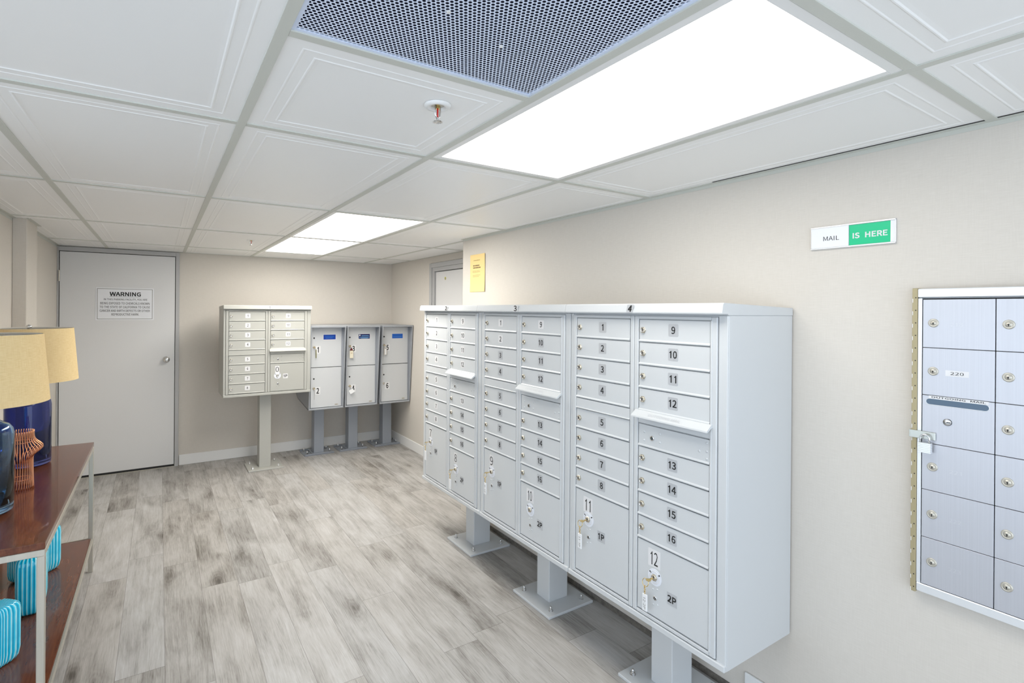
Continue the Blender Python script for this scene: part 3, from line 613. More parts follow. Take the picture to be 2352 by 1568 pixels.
# ceiling lights
def ceiling_light(x0, x1, y0, y1, label, dm):
    t = thing('ceiling_light', label, 'light', ((x0 + x1) / 2, (y0 + y1) / 2, H), 0, 'ceiling light panels')
    hx, hy = (x1 - x0) / 2 - bw, (y1 - y0) / 2 - bw
    w = 0.024
    b = MB()
    for (p, q, r, s) in ((-hx, hx, -hy, -hy + w), (-hx, hx, hy - w, hy), (-hx, -hx + w, -hy + w, hy - w), (hx - w, hx, -hy + w, hy - w)):
        b.box(p, q, r, s, -0.002, 0.03, M['white_trim'], 0.001)
    b.box(-hx, hx, -hy, hy, 0.10, 0.11, M['white_trim'])
    for (p, q, r, s) in ((-hx, hx, -hy, -hy + 0.003), (-hx, hx, hy - 0.003, hy), (-hx, -hx + 0.003, -hy, hy), (hx - 0.003, hx, -hy, hy)):
        b.box(p, q, r, s, 0.03, 0.10, M['white_trim'])
    b.build('frame', t)
    b = MB()
    b.box(-hx + w, hx - w, -hy + w, hy - w, 0.014, 0.018, dm)
    b.build('diffuser', t)
    return t
ceiling_light(0, T2, -T4, 0, 'large glowing ceiling light panel nearest the camera, beside the perforated grille', M['diffuser_near'])
ceiling_light(0, T2, T4, 2 * T4, 'glowing ceiling light panel, nearer of the adjoining pair towards the back wall', M['diffuser_far'])
ceiling_light(0, T2, 2 * T4, 3 * T4, 'glowing ceiling light panel closest to the back wall, farther of the pair', M['diffuser_far'])

# perforated return-air grille
def grille():
    t = thing('ceiling_vent', 'perforated blue-white ceiling air grille beside the large light panel', 'vent', (-T2 / 2, -0.75 * T4, H))
    hx, hy = T2 / 2 - bw, T4 / 4 - bw
    b = MB()
    b.box(-hx, hx, -hy, hy, 0.09, 0.10, M['plenum'])
    for (p, q, r, s) in ((-hx, hx, -hy, -hy + 0.002), (-hx, hx, hy - 0.002, hy), (-hx, -hx + 0.002, -hy, hy), (hx - 0.002, hx, -hy, hy)):
        b.box(p, q, r, s, 0.004, 0.09, M['plenum'])
    b.build('duct_box', t)
    P = 0.0095
    R, rh = P / math.sqrt(3), P * 0.355
    vs, fs = [], []
    nx, ny = int(2 * hx / P), int(2 * hy / (P * math.sqrt(3) / 2))
    offx, offy = (2 * hx - (nx + 0.5) * P) / 2, (2 * hy - ny * P * math.sqrt(3) / 2) / 2
    for j in range(ny):
        for i in range(nx):
            cx = -hx + offx + P / 2 + i * P + (P / 2 if j % 2 else 0)
            cy = -hy + offy + (j + 0.5) * P * math.sqrt(3) / 2
            o = len(vs)
            for k in range(12):
                an = PI / 6 * k + PI / 6
                rr = R if k % 2 == 0 else P / 2
                vs.append((cx + rr * math.cos(an), cy + rr * math.sin(an), 0))
            for k in range(12):
                an = PI / 6 * k + PI / 6
                vs.append((cx + rh * math.cos(an), cy + rh * math.sin(an), 0))
            for k in range(12):
                k2 = (k + 1) % 12
                fs.append((o + k, o + k2, o + 12 + k2, o + 12 + k))
    me = bpy.data.meshes.new('perforated_plate')
    me.from_pydata(vs, [], fs)
    me.materials.append(M['vent'])
    pl = link('perforated_plate', me, t, (0, 0, 0.001))
    b = MB()
    w = 0.009
    for (p, q, r, s) in ((-hx, hx, -hy, -hy + w), (-hx, hx, hy - w, hy), (-hx, -hx + w, -hy + w, hy - w), (hx - w, hx, -hy + w, hy - w)):
        b.box(p, q, r, s, 0.0, 0.006, M['vent'])
    b.build('rim', t)
    for sx, sy in ((-0.06, 0.07), (0.09, 0.12)):
        b = MB(); b.cyl(0.004, -0.002, 0.001, M['white_trim'], 10)
        b.build('screw', t, (sx, sy, 0))
grille()

# sprinklers
def sprinkler(loc, label):
    t = thing('fire_sprinkler', label, 'sprinkler', loc, 0.3, 'ceiling sprinklers')
    b = MB()
    b.lathe([(0.018, 0.0), (0.020, -0.006), (0.030, -0.008), (0.036, -0.003), (0.036, 0.0005)], M['white_trim'], 32)
    b.build('escutcheon', t)
    b = MB()
    b.cyl(0.017, -0.001, 0.002, M['satin'], 20)
    b.cyl(0.006, -0.010, 0.0, M['brass'], 14)
    b.build('valve_seat', t)
    b = MB()
    for s in (-1, 1):
        b.tube([(s * 0.008, 0, -0.001), (s * 0.0095, 0, -0.014), (s * 0.008, 0, -0.028), (s * 0.002, 0, -0.037)], 0.0021, M['steel'], 8)
    b.cyl(0.0035, -0.043, -0.035, M['steel'], 12)
    b.build('frame_arms', t)
    b = MB(); b.cyl(0.0024, -0.032, -0.010, M['red'], 12, bev=0.001)
    b.build('glass_bulb', t)
    b = MB()
    vs = [(0, 0, -0.0435)]; fs = []
    n = 32
    for k in range(n):
        r = 0.0155 if k % 2 else 0.0095
        vs.append((r * math.cos(2 * PI * k / n), r * math.sin(2 * PI * k / n), -0.0445))
    fs = [(0, 1 + k, 1 + (k + 1) % n) for k in range(n)]
    b.add(vs, fs, M['steel'])
    b.add([(x, y, z - 0.0012) for x, y, z in vs], fs, M['steel'])
    b.build('deflector', t)
sprinkler((-0.184, -0.442, H), 'fire sprinkler with red bulb in the ceiling panel beside the perforated grille')
sprinkler((-0.191, 2.862, H + 0.0055), 'small fire sprinkler far back in the ceiling near the back wall')

# ------------------------------------------------------------------ doors
def door_back():
    t = bpy.data.objects.new('door_1', None); COL.objects.link(t); t['kind'] = 'structure'
    t.location = (-1.125, YB, 0)
    cx = -1.125
    b = MB()
    x0, x1 = -1.579 - cx, -0.646 - cx
    b.box(x0, x0 + 0.012, -0.03, 0.06, 0, 2.093, M['frame_grey'], 0.001)
    b.box(x1 - 0.033, x1, -0.03, 0.06, 0, 2.093, M['frame_grey'], 0.002)
    b.box(x0 + 0.012, x1 - 0.033, -0.03, 0.06, 2.054, 2.093, M['frame_grey'], 0.002)
    b.box(x0, x1, 0.055, 0.075, 0, 2.09, M['dark_gap'])
    b.build('door_frame', t)
    b = MB(); b.box(x0 + 0.017, x1 - 0.0375, -0.022, 0.022, 0.024, 2.049, M['door_grey'], 0.0015)
    b.build('door_leaf', t)
    b = MB(); b.box(x0 + 0.012, x1 - 0.033, -0.03, 0.05, 0, 0.006, M['satin'], 0.001)
    b.build('threshold', t)
    b = MB(); b.box(x0 + 0.02, x1 - 0.04, -0.019, 0.019, 0.006, 0.0245, M['sweep'])
    b.build('door_sweep', t)
    for z in (1.83, 1.05, 0.25):
        b = MB()
        for k in range(5):
            b.cyl(0.006, z - 0.05 + k * 0.02 + 0.0006, z - 0.03 + k * 0.02 - 0.0006, M['satin'], 12)
        b.build('hinge', t, (x0 + 0.0145, -0.034, 0))
    b = MB()
    b.lathe([(0, 0), (0.031, 0), (0.031, 0.004), (0.026, 0.008), (0.012, 0.011), (0.011, 0.024), (0.018, 0.030), (0.027, 0.040), (0.0285, 0.050), (0.024, 0.060), (0.012, 0.064), (0, 0.0645)], M['steel'], 28, T=RX90)
    b.cyl(0.006, 0.064, 0.0665, M['satin'], 14, T=RX90)
    b.build('door_knob', t, (-0.752 - cx, -0.022, 1.05))
door_back()

def door_side():
    t = bpy.data.objects.new('door_2', None); COL.objects.link(t); t['kind'] = 'structure'
    t.location = (XR2, 2.58, 0)
    t.rotation_euler = (0, 0, -PI / 2)      # local x = -world y, front (-y) = -world x
    # local u = 2.58 - y
    u0, u1 = -0.60, 0.60
    b = MB()
    for s0, s1 in ((u0, u0 + 0.05), (u1 - 0.05, u1)):
        b.box(s0, s1, -0.018, 0.08, 0, 2.03, M['frame_grey'], 0.002)
    b.box(u0 + 0.05, u1 - 0.05, -0.018, 0.08, 1.985, 2.03, M['frame_grey'], 0.002)
    for s0, s1 in ((u0 + 0.05, u0 + 0.09), (u1 - 0.09, u1 - 0.05)):
        b.box(s0, s1, -0.006, 0.08, 0, 1.985, M['frame_grey'], 0.002)
    b.box(u0 + 0.09, u1 - 0.09, -0.006, 0.08, 1.945, 1.985, M['frame_grey'], 0.002)
    b.box(u0 + 0.05, u1 - 0.05, 0.075, 0.09, 0, 2.0, M['dark_gap'])
    b.build('door_frame', t)
    b = MB(); b.box(u0 + 0.096, u1 - 0.096, 0.012, 0.055, 0.012, 1.939, M['door_grey'], 0.0015)
    b.build('door_leaf', t)
    b = MB()
    b.lathe([(0, 0), (0.031, 0), (0.031, 0.004), (0.012, 0.011), (0.011, 0.024), (0.027, 0.040), (0.024, 0.060), (0, 0.064)], M['steel'], 24, T=RX90)
    b.build('door_knob', t, (0.42, 0.012, 1.02))
door_side()

# ------------------------------------------------------------------ cluster mailboxes on pedestals
FD = -0.223            # local y of the cabinet face
Z0L = 1.522
def zrows(kind):
    """door rows (top, bottom) by column"""
    P = 0.089
    L = [(Z0L - i * P, Z0L - (i + 1) * P) for i in range(4)]
    L2 = [(1.120 - i * P, 1.120 - (i + 1) * P) for i in range(4)]
    R2 = [(1.030 - i * P, 1.030 - (i + 1) * P) for i in range(4)]
    return L, L2, R2
CL, CR = (-0.343, -0.032), (0.013, 0.325)

_door_cache = {}
def tenant_door_mesh(mat_):
    if mat_ not in _door_cache:
        b = MB()
        w = (CL[1] - CL[0]) / 2
        b.box(-w + 0.002, w - 0.002, -0.004, 0.002, -0.0410, 0.0425, mat_, 0.0012)
        b.prism([(-0.004, -0.0335), (-0.0072, -0.0380), (-0.0072, -0.0412), (-0.003, -0.0425)], -w + 0.001, w - 0.001, mat_, 'yz')
        _door_cache[mat_] = b.mesh('tenant_door')
    return _door_cache[mat_]
_lock_cache = {}
def lock_mesh(r=0.013):
    if r not in _lock_cache:
        b = MB()
        b.cyl(r, 0, 0.0035, M['lock'], 6, T=RX90, bev=0.0008)
        b.lathe([(r * 0.82, 0.0035), (r * 0.80, 0.0075), (r * 0.62, 0.009), (r * 0.58, 0.0085)], M['lock'], 22, T=RX90)
        b.lathe([(r * 0.58, 0.0085), (r * 0.5, 0.0075), (0, 0.0078)], M['steel'], 22, T=RX90)
        b.box(-0.0008, 0.0008, -0.0083, -0.007, -r * 0.36, r * 0.36, M['black'])
        _lock_cache[r] = b.mesh('lock')
    return _lock_cache[r]
_lab_cache = {}
def label_mesh(txt, style):
    k = (txt, style)
    if k not in _lab_cache:
        b = MB()
        bgm = M['white_label'] if style in ('white', 'small') else M['silver_label']
        wd = 0.0215
        hh = 0.021 if style in ('white', 'small') else 0.0225
        b.prism([(-wd + 0.003, -hh), (wd - 0.003, -hh), (wd, -hh + 0.003), (wd, hh - 0.003), (wd - 0.003, hh), (-wd + 0.003, hh), (-wd, hh - 0.003), (-wd, -hh + 0.003)], 0.0, -0.0006, bgm, 'xz')
        b.text(txt, 0, 0, M['black'], h=0.0275 if style != 'small' else 0.022, y=-0.0010, bold=0.16 if style != 'small' else 0.10)
        _lab_cache[k] = b.mesh('number_label')
    return _lab_cache[k]
def rivet(b, x, z, m, y=0.0, r=0.0045):
    b.lathe([(r, 0), (r * 0.8, 0.0016), (0, 0.0022)], m, 10, T=Matrix.Translation((x, y, z)) @ RX90)

def parcel_door(t, cm, u0, u1, z0, z1, num, plab, lockx, style, keylock=True, dz=None):
    """parcel compartment with its dial lock and number stickers"""
    cx, cz = (u0 + u1) / 2, (z0 + z1) / 2
    b = MB()
    b.box(u0 - cx + 0.002, u1 - cx - 0.002, -0.004, 0.002, z0 - cz + 0.003, z1 - cz - 0.003, cm, 0.0012)
    d = dz
    for dx, ddz in ((-0.008, 0.047), (0.012, 0.041), (-0.006, 0.103), (0.014, 0.097)):
        rivet(b, lockx - cx + dx, d['dial'] - ddz - cz, cm, -0.004, 0.0035)
    p = b.build('parcel_door', t, (cx, FD - 0.001, cz))
    # number sticker
    b = MB()
    w = 0.028 if len(num) > 1 else 0.019
    b.box(-w, w, -0.0006, 0.0, -0.033, 0.033, M['white_label'])
    b.text(num, 0, 0, M['black'], h=0.050, w=None if len(num) == 1 else 0.034, y=-0.0010, bold=0.0)
    b.build('compartment_number', p, (lockx - cx - 0.003, -0.004, d['stk'] - cz))
    b = MB()
    b.cyl(0.0315, 0, 0.0008, M['dial'], 32, T=RX90)
    for an in (0.6, -0.6):
        b.box(-0.0025, 0.0025, -0.0014, -0.0008, 0.020, 0.029, M['black'], T=Matrix.Rotation(an * 1.6, 4, 'Y'))
    b.lathe([(0.0235, 0.0008), (0.023, 0.0016), (0.022, 0.0016), (0.0215, 0.0008)], M['white_label'], 32, T=RX90)
    b.build('lock_dial', p, (lockx - cx, -0.004, d['dial'] - cz))
    link('lock', lock_mesh(0.0135), p, (lockx - cx, -0.005, d['dial'] - cz))
    b = MB()
    b.cyl(0.0085, 0, 0.003, M['steel'], 20, T=RX90, bev=0.0006)
    b.cyl(0.005, 0.003, 0.0036, M['black'], 14, T=RX90)
    b.box(-0.0012, 0.0012, -0.0042, -0.0034, -0.003, 0.003, M['steel'])
    b.build('master_lock', p, (lockx - cx + 0.003, -0.004, d['dial'] - 0.077 - cz))
    b = MB()
    b.box(-0.0215, 0.0215, -0.0006, 0, -0.0225, 0.0225, M['silver_label'] if style == 'silver' else M['white_label'])
    b.text(plab, 0, 0, M['black'], h=0.026, y=-0.0010, bold=0.28)
    b.build('compartment_label', p, (lockx - cx + 0.078, -0.004, d['dial'] - 0.048 - cz) if num != '0' else (lockx - cx + 0.072, -0.004, d['dial'] - 0.008 - cz))
    return p

def base_plate(t, m, hx, hy, th, bolts, cx=0.0, cy=0.0, bm=None):
    b = MB(); b.box(-hx, hx, -hy, hy, 0.0, th, m, 0.002)
    p = b.build('base_plate', t, (cx, cy, 0))
    for (x, y) in bolts:
        b = MB()
        b.cyl(0.0125, 0, 0.002, M['steel'], 18)
        b.cyl(0.0105, 0.002, 0.011, M['steel'], 6, bev=0.0012)
        b.lathe([(0.0062, 0.011), (0.0062, 0.020), (0.004, 0.024), (0, 0.0245)], M['steel'], 12)
        b.build('anchor_bolt', p, (x, y, th))
    return p

def cbu(label, loc, rz, cm, caps, style, nums, kind=16, ledge=0.36):
    t = thing('cluster_mailbox', label, 'mailbox', loc, rz, 'pedestal cluster mailboxes')
    zb = 0.360 if kind == 16 else 0.735
    W = 0.3865
    YR = 0.175
    # cabinet
    b = MB()
    b.box(-W, W, FD + 0.004, YR, zb, 1.541, cm, 0.002)
    b.build('cabinet', t)
    # front frames (the two loading doors with their window of compartments)
    L, L2, R2 = zrows(kind)
    zlow = 0.400 if kind == 16 else 0.764
    b = MB()
    yo, yi = FD - 0.007, FD + 0.004
    ft = 1.534
    fb = zb + 0.026
    # outer stiles
    b.box(-W + 0.001, -0.368, FD - 0.002, FD + 0.005, zb + 0.004, 1.54, cm, 0.002)
    b.box(0.352, W - 0.001, FD - 0.002, FD + 0.005, zb + 0.004, 1.54, cm, 0.002)
    b.box(-0.366, -0.345, yo, yi, fb, ft, cm, 0.0025)
    b.box(-0.030, -0.011, yo, yi, fb, ft, cm, 0.0025)
    b.box(-0.009, 0.011, yo, yi, fb, ft, cm, 0.0025)
    b.box(0.327, 0.350, yo, yi, fb, ft, cm, 0.0025)
    for (u0, u1) in ((-0.345, -0.030), (0.011, 0.327)):
        b.box(u0, u1, yo, yi, Z0L + 0.001, ft, cm, 0.0015)
        b.box(u0, u1, yo, yi, fb, zlow - 0.002, cm, 0.0015)
    b.box(0.326, 0.333, yo - 0.002, yo + 0.004, zlow, Z0L, cm, 0.001)
    b.box(-W, W, FD - 0.010, FD + 0.006, zb, zb + 0.023, cm, 0.003)
    # blank panel between the left-hand rows
    b.box(-0.343, -0.032, FD - 0.006, FD + 0.004, 1.1215, 1.1645, cm, 0.0015)
    b.prism([(FD - 0.004, 1.1270), (FD - 0.0105, 1.1235), (FD - 0.0105, 1.1215), (FD - 0.003, 1.1205)], -0.343, -0.031, cm, 'yz')
    if kind != 16:
        pass
    b.build('front_frame', t)
    # cap with its number
    b = MB()
    cf = FD - 0.036
    b.prism([(YR, 1.541), (FD - 0.004, 1.541), (FD - 0.004, 1.545), (cf, 1.545), (cf - 0.001, 1.549), (cf + 0.004, 1.576), (cf + 0.010, 1.5815), (YR, 1.568)], -0.3872, 0.3872, cm, 'yz')
    cap = b.build('cap', t)
    b = MB()
    n, sm, fs, dx, bold, ital = caps
    hw, hh, tw, th = {'1': (0.010, 0.0150, 0.008, 0.026), '2': (0.021, 0.0145, 0.028, 0.025), '3': (0.021, 0.0165, 0.026, 0.029), '4': (0.016, 0.0155, 0.020, 0.025)}[n]
    sl = [(-hw + ital * -hh, -hh), (hw + ital * -hh, -hh), (hw + ital * hh, hh), (-hw + ital * hh, hh)]
    b.prism(sl, -0.0006, 0.0, sm, 'xz')
    b.text(n, 0, 0, M['black'], h=th, w=tw, y=-0.0012, bold=bold, italic=ital)
    b.build('cap_number', cap, (dx, cf - 0.0012, 1.5622))
    # pedestal
    b = MB()
    b.box(-0.0525, 0.0525, -0.065, 0.062, 0.012, zb + 0.002, cm, 0.004, 2)
    if kind != 16:
        b.box(-0.062, 0.062, -0.075, 0.072, zb - 0.014, zb + 0.001, cm, 0.002)
    b.build('pedestal', t)
    base_plate(t, cm, 0.157, 0.150, 0.0135, [(-0.115, -0.105), (0.115, -0.105), (-0.115, 0.105), (0.115, 0.105)])
    # tenant doors
    dm = tenant_door_mesh(cm)
    rows = [(CL, r, str(i + 1)) for i, r in enumerate(L)] + [(CL, r, str(i + 5)) for i, r in enumerate(L2)] + \
           [(CR, r, str(i + 9)) for i, r in enumerate(L)]
    if kind == 16:
        rows += [(CR, r, str(i + 13)) for i, r in enumerate(R2)]
    for k, (c, (zt, zq), num) in enumerate(rows):
        d = link('tenant_door', dm, t, ((c[0] + c[1]) / 2, FD - 0.001, (zt + zq) / 2))
        link('lock', lock_mesh(), d, (-0.134, -0.004, 0.002))
        st = style(int(num))
        link('number_label', label_mesh(num, st), d, (0.004, -0.004, 0.006))
    # outgoing mail hood and door
    b = MB()
    b.prism([(FD - 0.004, 1.170), (FD - 0.012, 1.170), (FD - 0.037, 1.151), (FD - 0.038, 1.146), (FD - 0.033, 1.146), (FD - 0.010, 1.160), (FD - 0.004, 1.160)], 0.003, 0.335, cm, 'yz')
    hd = b.build('mail_hood', t)
    if kind == 16:
        b = MB()
        th = math.atan2(0.019, 0.025)
        T = Matrix.Translation((0.150, FD - 0.0255, 1.1605)) @ Matrix.Rotation(-(PI / 2 - th), 4, 'X')
        b.text('OUTGOING MAIL', 0, 0, M['silver_label'], w=0.145, h=0.013, T=T, bold=0.0)
        b.build('raised_lettering', hd)
    cx, cz = (CR[0] + CR[1]) / 2, (1.118 + 1.030) / 2
    b = MB()
    b.box(CR[0] - cx + 0.002, CR[1] - cx - 0.002, -0.004, 0.002, -0.0415, 0.042, cm, 0.0012)
    b.prism([(-0.004, -0.0335), (-0.0072, -0.0380), (-0.0072, -0.0412), (-0.003, -0.0425)], CR[0] - cx + 0.001, CR[1] - cx - 0.001, cm, 'yz')
    for (u, z) in ((0.043, 1.088), (0.043, 1.056), (0.116, 1.094), (0.116, 1.062), (0.313, 1.104), (0.313, 1.075), (0.313, 1.049), (0.284, 1.070)):
        rivet(b, u - cx, z - cz, cm, -0.004)
    od = b.build('outgoing_door', t, (cx, FD - 0.001, cz))
    b = MB()
    b.cyl(0.0095, 0, 0.004, M['steel'], 20, T=RX90, bev=0.0008)
    b.cyl(0.0055, 0.004, 0.0046, M['black'], 14, T=RX90)
    b.box(-0.0012, 0.0012, -0.0052, -0.0044, -0.0035, 0.0035, M['steel'])
    b.build('outgoing_lock', od, (0.082 - cx, -0.004, 1.071 - cz))
    # top rail between hood and outgoing door
    b = MB(); b.box(CR[0], CR[1], FD - 0.006, FD + 0.004, 1.1205, 1.150, cm, 0.001)
    b.build('slot_panel', t)
    # parcel compartments
    for (c, zt, num, plab, lx, d) in nums:
        parcel_door(t, cm, c[0], c[1], zlow, zt, num, plab, lx, style(99), dz=d)
    return t

DL = dict(stk=0.706, dial=0.646)
DR = dict(stk=0.620, dial=0.551)
R90 = -PI / 2
silver = lambda n: 'silver'
mixed = lambda n: 'white' if n in (1, 2, 9) else 'silver'
pale = lambda n: 'white' if n < 14 else 'silver'
XP = 0.998
Y4, Y3, Y2 = -0.287, 0.489, 1.265
cbu('pale grey cluster mailbox numbered 4 on its cap, nearest the camera', (XP, Y4, 0), R90, M['cbu'],
    ('4', M['silver_label'], None, -0.005, 0.35, 0.25), silver,
    [(CL, 0.764, '11', '1P', -0.261, DL), (CR, 0.674, '12', '2P', 0.098, DR)])
cbu('pale grey cluster mailbox numbered 3 on its cap, middle of the right wall row', (XP, Y3, 0), R90, M['cbu'],
    ('3', M['white_label'], None, 0.0, 0.2, 0), mixed,
    [(CL, 0.764, '9', '1P', -0.261, DL), (CR, 0.674, '10', '2P', 0.098, DR)])
cbu('pale grey cluster mailbox numbered 2 on its cap, farthest along the right wall', (XP, Y2, 0), R90, M['cbu'],
    ('2', M['white_label'], None, 0.01, 0.25, 0.1), pale,
    [(CL, 0.764, '7', '1P', -0.261, DL), (CR, 0.674, '8', '2P', 0.098, DR)])
cbu('short sand-grey cluster mailbox numbered 1 on a tall pedestal by the back wall', (0.066, 3.795, 0), 0, M['cbu_old'],
    ('1', M['white_label'], None, 0.0, 0.0, 0), lambda n: 'small',
    [(CR, 1.030, '0', '1P', 0.079, dict(stk=0.972, dial=0.914))], kind=12)

# ------------------------------------------------------------------ keys left in the parcel locks
def key_set(label, loc, rz, tagtext, swing=0.0):
    """loc: the lock's face; hangs towards -y in local space"""
    t = thing('key_set', label, 'keys', loc, rz, 'keys left in the parcel locks')
    b = MB()
    b.box(-0.0045, 0.0045, -0.022, -0.004, -0.0009, 0.0009, M['brass'], 0.0004)
    b.cyl(0.010, -0.001, 0.001, M['brass'], 20, T=Matrix.Translation((0, -0.028, 0)))
    b.build('key', t)
    b = MB()
    c = Vector((-0.016, -0.026, -0.017))
    b.tube([c + Vector((0.014 * math.cos(q) , 0.003 * math.sin(q), 0.014 * math.sin(q))) for q in [2 * PI * i / 22 for i in range(22)]], 0.0012, M['brass'], 6, closed=True)
    b.build('key_ring', t)
    b = MB()
    for k in range(4):
        cc = Vector((-0.021, -0.0235, -0.035 - k * 0.0075))
        ax = (1, 0) if k % 2 else (0, 1)
        b.tube([cc + Vector((0.003 * math.cos(q) * ax[0], 0.003 * math.cos(q) * ax[1], 0.0052 * math.sin(q))) for q in [2 * PI * i / 12 for i in range(12)]], 0.0010, M['brass'], 5, closed=True)
    b.build('chain', t)
    b = MB()
    b.box(-0.0115, 0.0115, -0.0025, 0.0025, -0.064, 0.0, M['tag'], 0.0015)
    if tagtext:
        T = Matrix.Translation((0, -0.0031, -0.034)) @ Matrix.Rotation(PI / 2, 4, 'Y')
        b.text(tagtext, 0, 0, M['grey_ink'], h=0.011, w=0.045, T=T, bold=-0.004)
    tg = b.build('key_tag', t, (-0.021, -0.0225, -0.063))
    tg.rotation_euler = (0, swing, 0)
    return t
XF = XP + FD - 0.012
for (yc, u, z, label, txt) in (
        (Y4, 0.098, 0.551, 'brass key and white tag hanging from parcel lock 12', '12-2P'),
        (Y4, -0.261, 0.646, 'brass key and white tag hanging from parcel lock 11', '11-1P'),
        (Y3, -0.261, 0.646, 'brass key and white tag hanging from parcel lock 9', '9-1P'),
        (Y2, 0.098, 0.551, 'brass key and white tag hanging from parcel lock 8', None),
        (Y2, -0.261, 0.646, 'brass key and white tag hanging from parcel lock 7', None)):
    key_set(label, (XF, yc - u, z), R90, txt)

# ------------------------------------------------------------------ grey parcel lockers in the corner
def locker(label, cx, nums, stk, px):
    t = thing('parcel_locker', label, 'locker', (cx, LYD, 0), 0, 'grey parcel lockers on pedestals')
    S = M['locker_shell']
    W = 0.1785
    yr = 0.545
    b = MB()
    side = [(-0.030, 0.530), (-0.106, 1.378), (yr, 1.378), (yr, 0.640), (0.44, 0.585)]
    b.prism(side, -W, -W + 0.005, S, 'yz')
    b.prism(side, W - 0.005, W, S, 'yz')
    for s in (-1, 1):                    # folded front edges of the side panels
        x0, x1 = (W - 0.012, W) if s > 0 else (-W, -W + 0.012)
        b.prism([(-0.030, 0.530), (-0.106, 1.378), (-0.104, 1.378), (-0.028, 0.530)], x0, x1, S, 'yz')
    b.box(-W, W, -0.107, yr + 0.001, 1.376, 1.382, S, 0.001)
    b.box(-W, W, -0.107, -0.104, 1.366, 1.378, S)
    b.box(-W, W, yr - 0.005, yr, 0.640, 1.378, S)
    b.prism([(-0.030, 0.530), (0.44, 0.585), (yr, 0.640), (yr, 0.645), (0.44, 0.590), (-0.030, 0.536)], -W, W, S, 'yz')
    b.box(-W + 0.003, W - 0.003, -0.033, 0.006, 0.528, 0.543, S, 0.003)
    b.box(-W + 0.005, W - 0.005, 0.008, 0.014, 0.545, 1.376, M['dark_gap'])
    b.box(-W + 0.005, -0.154, -0.002, 0.010, 0.545, 1.376, S, 0.001)
    b.box(0.162, W - 0.005, -0.002, 0.010, 0.545, 1.376, S, 0.001)
    b.box(-W + 0.005, W - 0.005, -0.004, 0.010, 1.364, 1.376, S, 0.001)
    b.build('cabinet', t)
    for k, (z0, z1, num) in enumerate(((0.958, 1.361, nums[0]), (0.547, 0.952, nums[1]))):
        cz = (z0 + z1) / 2
        b = MB()
        b.box(-0.151, 0.159, -0.008, 0.006, z0 - cz, z1 - cz, M['locker'], 0.0018)
        d = b.build('locker_door', t, (0, 0, cz))
        zh, zl, zn = (1.256, 1.163, 1.137) if k == 0 else (0.842, 0.745, 0.719)
        b = MB(); b.cyl(0.0082, 0, 0.0012, M['black'], 18, T=RX90)
        b.build('keyhole', d, (-0.1215, -0.008, zh - cz))
        link('lock', lock_mesh(0.014), d, (-0.121, -0.008, zl - cz))
        b = MB()
        b.box(-0.025, 0.025, -0.0006, 0, -0.038, 0.038, M['white_label'])
        b.text(num, 0, 0, M['black'], h=0.058, w=0.026 if num != '1' else 0.015, y=-0.0011, bold=0.28)
        b.build('number_sticker', d, (-0.081, -0.008, zn - cz))
        if k == 0:
            m, border, lines = stk
            b = MB()
            if border:
                b.box(-0.067, 0.067, -0.0004, 0, -0.029, 0.029, M['white_label'])
            b.box(-0.062, 0.062, -0.0008, 0, -0.025, 0.025, m)
            for (x0, x1, z, h, lm) in lines:
                b.box(x0, x1, -0.0012, -0.0008, z - h / 2, z + h / 2, lm)
            b.build('instruction_sticker', d, (0.034, -0.008, (1.264 if border else 1.260) - cz))
        else:
            b = MB()
            b.box(-0.017, 0.017, -0.0012, 0, -0.007, 0.007, M['satin'])
            b.box(-0.011, 0.011, -0.0016, -0.0012, -0.003, 0.003, M['grey_ink'])
            b.build('rating_plate', d, (0.108, -0.008, 0.566 - cz))
    b = MB()
    b.box(-0.052, 0.052, -0.055, 0.055, 0.018, 0.572, M['ped_grey'], 0.003)
    b.build('pedestal', t, (px, 0.300, 0))
    b = MB()
    hx, hy = 0.154, 0.125
    b.box(-hx, hx, -hy, hy, 0.0, 0.006, M['ped_grey'], 0.001)
    b.box(-hx, hx, -hy, -hy + 0.02, 0.006, 0.018, M['ped_grey'], 0.004)
    b.box(-hx, hx, hy - 0.02, hy, 0.006, 0.018, M['ped_grey'], 0.004)
    b.box(-0.07, 0.07, -hy + 0.02, hy - 0.02, 0.006, 0.0185, M['ped_grey'], 0.002)
    p = b.build('base_plate', t, (px + 0.004, 0.350, 0))
    for (x, y) in ((-0.118, -0.07), (0.118, -0.07), (-0.118, 0.07), (0.118, 0.07)):
        b = MB()
        b.cyl(0.0125, 0, 0.002, M['steel'], 14)
        b.cyl(0.0105, 0.002, 0.012, M['steel'], 6, bev=0.001)
        b.lathe([(0.006, 0.012), (0.006, 0.036), (0.003, 0.039), (0, 0.039)], M['steel'], 10)
        b.build('anchor_bolt', p, (x, y, 0.006))
    return t
LYD = 3.70
WL, PB = M['white_label'], M['pale_blue']
locker('grey parcel locker with doors 1 and 2, left of the corner trio', 0.636, ('1', '2'),
       (M['blue_a'], True, [(-0.045, 0.045, 0.004, 0.012, M['blue_c']), (-0.04, 0.03, -0.010, 0.002, PB)]), 0.0)
locker('grey parcel locker with doors 3 and 4, middle of the corner trio', 1.003, ('3', '4'),
       (M['blue_b'], True, [(-0.055, -0.042, 0.012, 0.015, WL), (-0.030, 0.050, 0.006, 0.007, PB), (-0.056, 0.056, -0.010, 0.005, PB), (-0.035, 0.040, -0.018, 0.004, PB)]), 0.002)
locker('grey parcel locker with doors 5 and 6, against the right side wall', 1.381, ('5', '6'),
       (M['blue_c'], False, [(-0.05, 0.05, -0.008, 0.002, PB)]), 0.020)

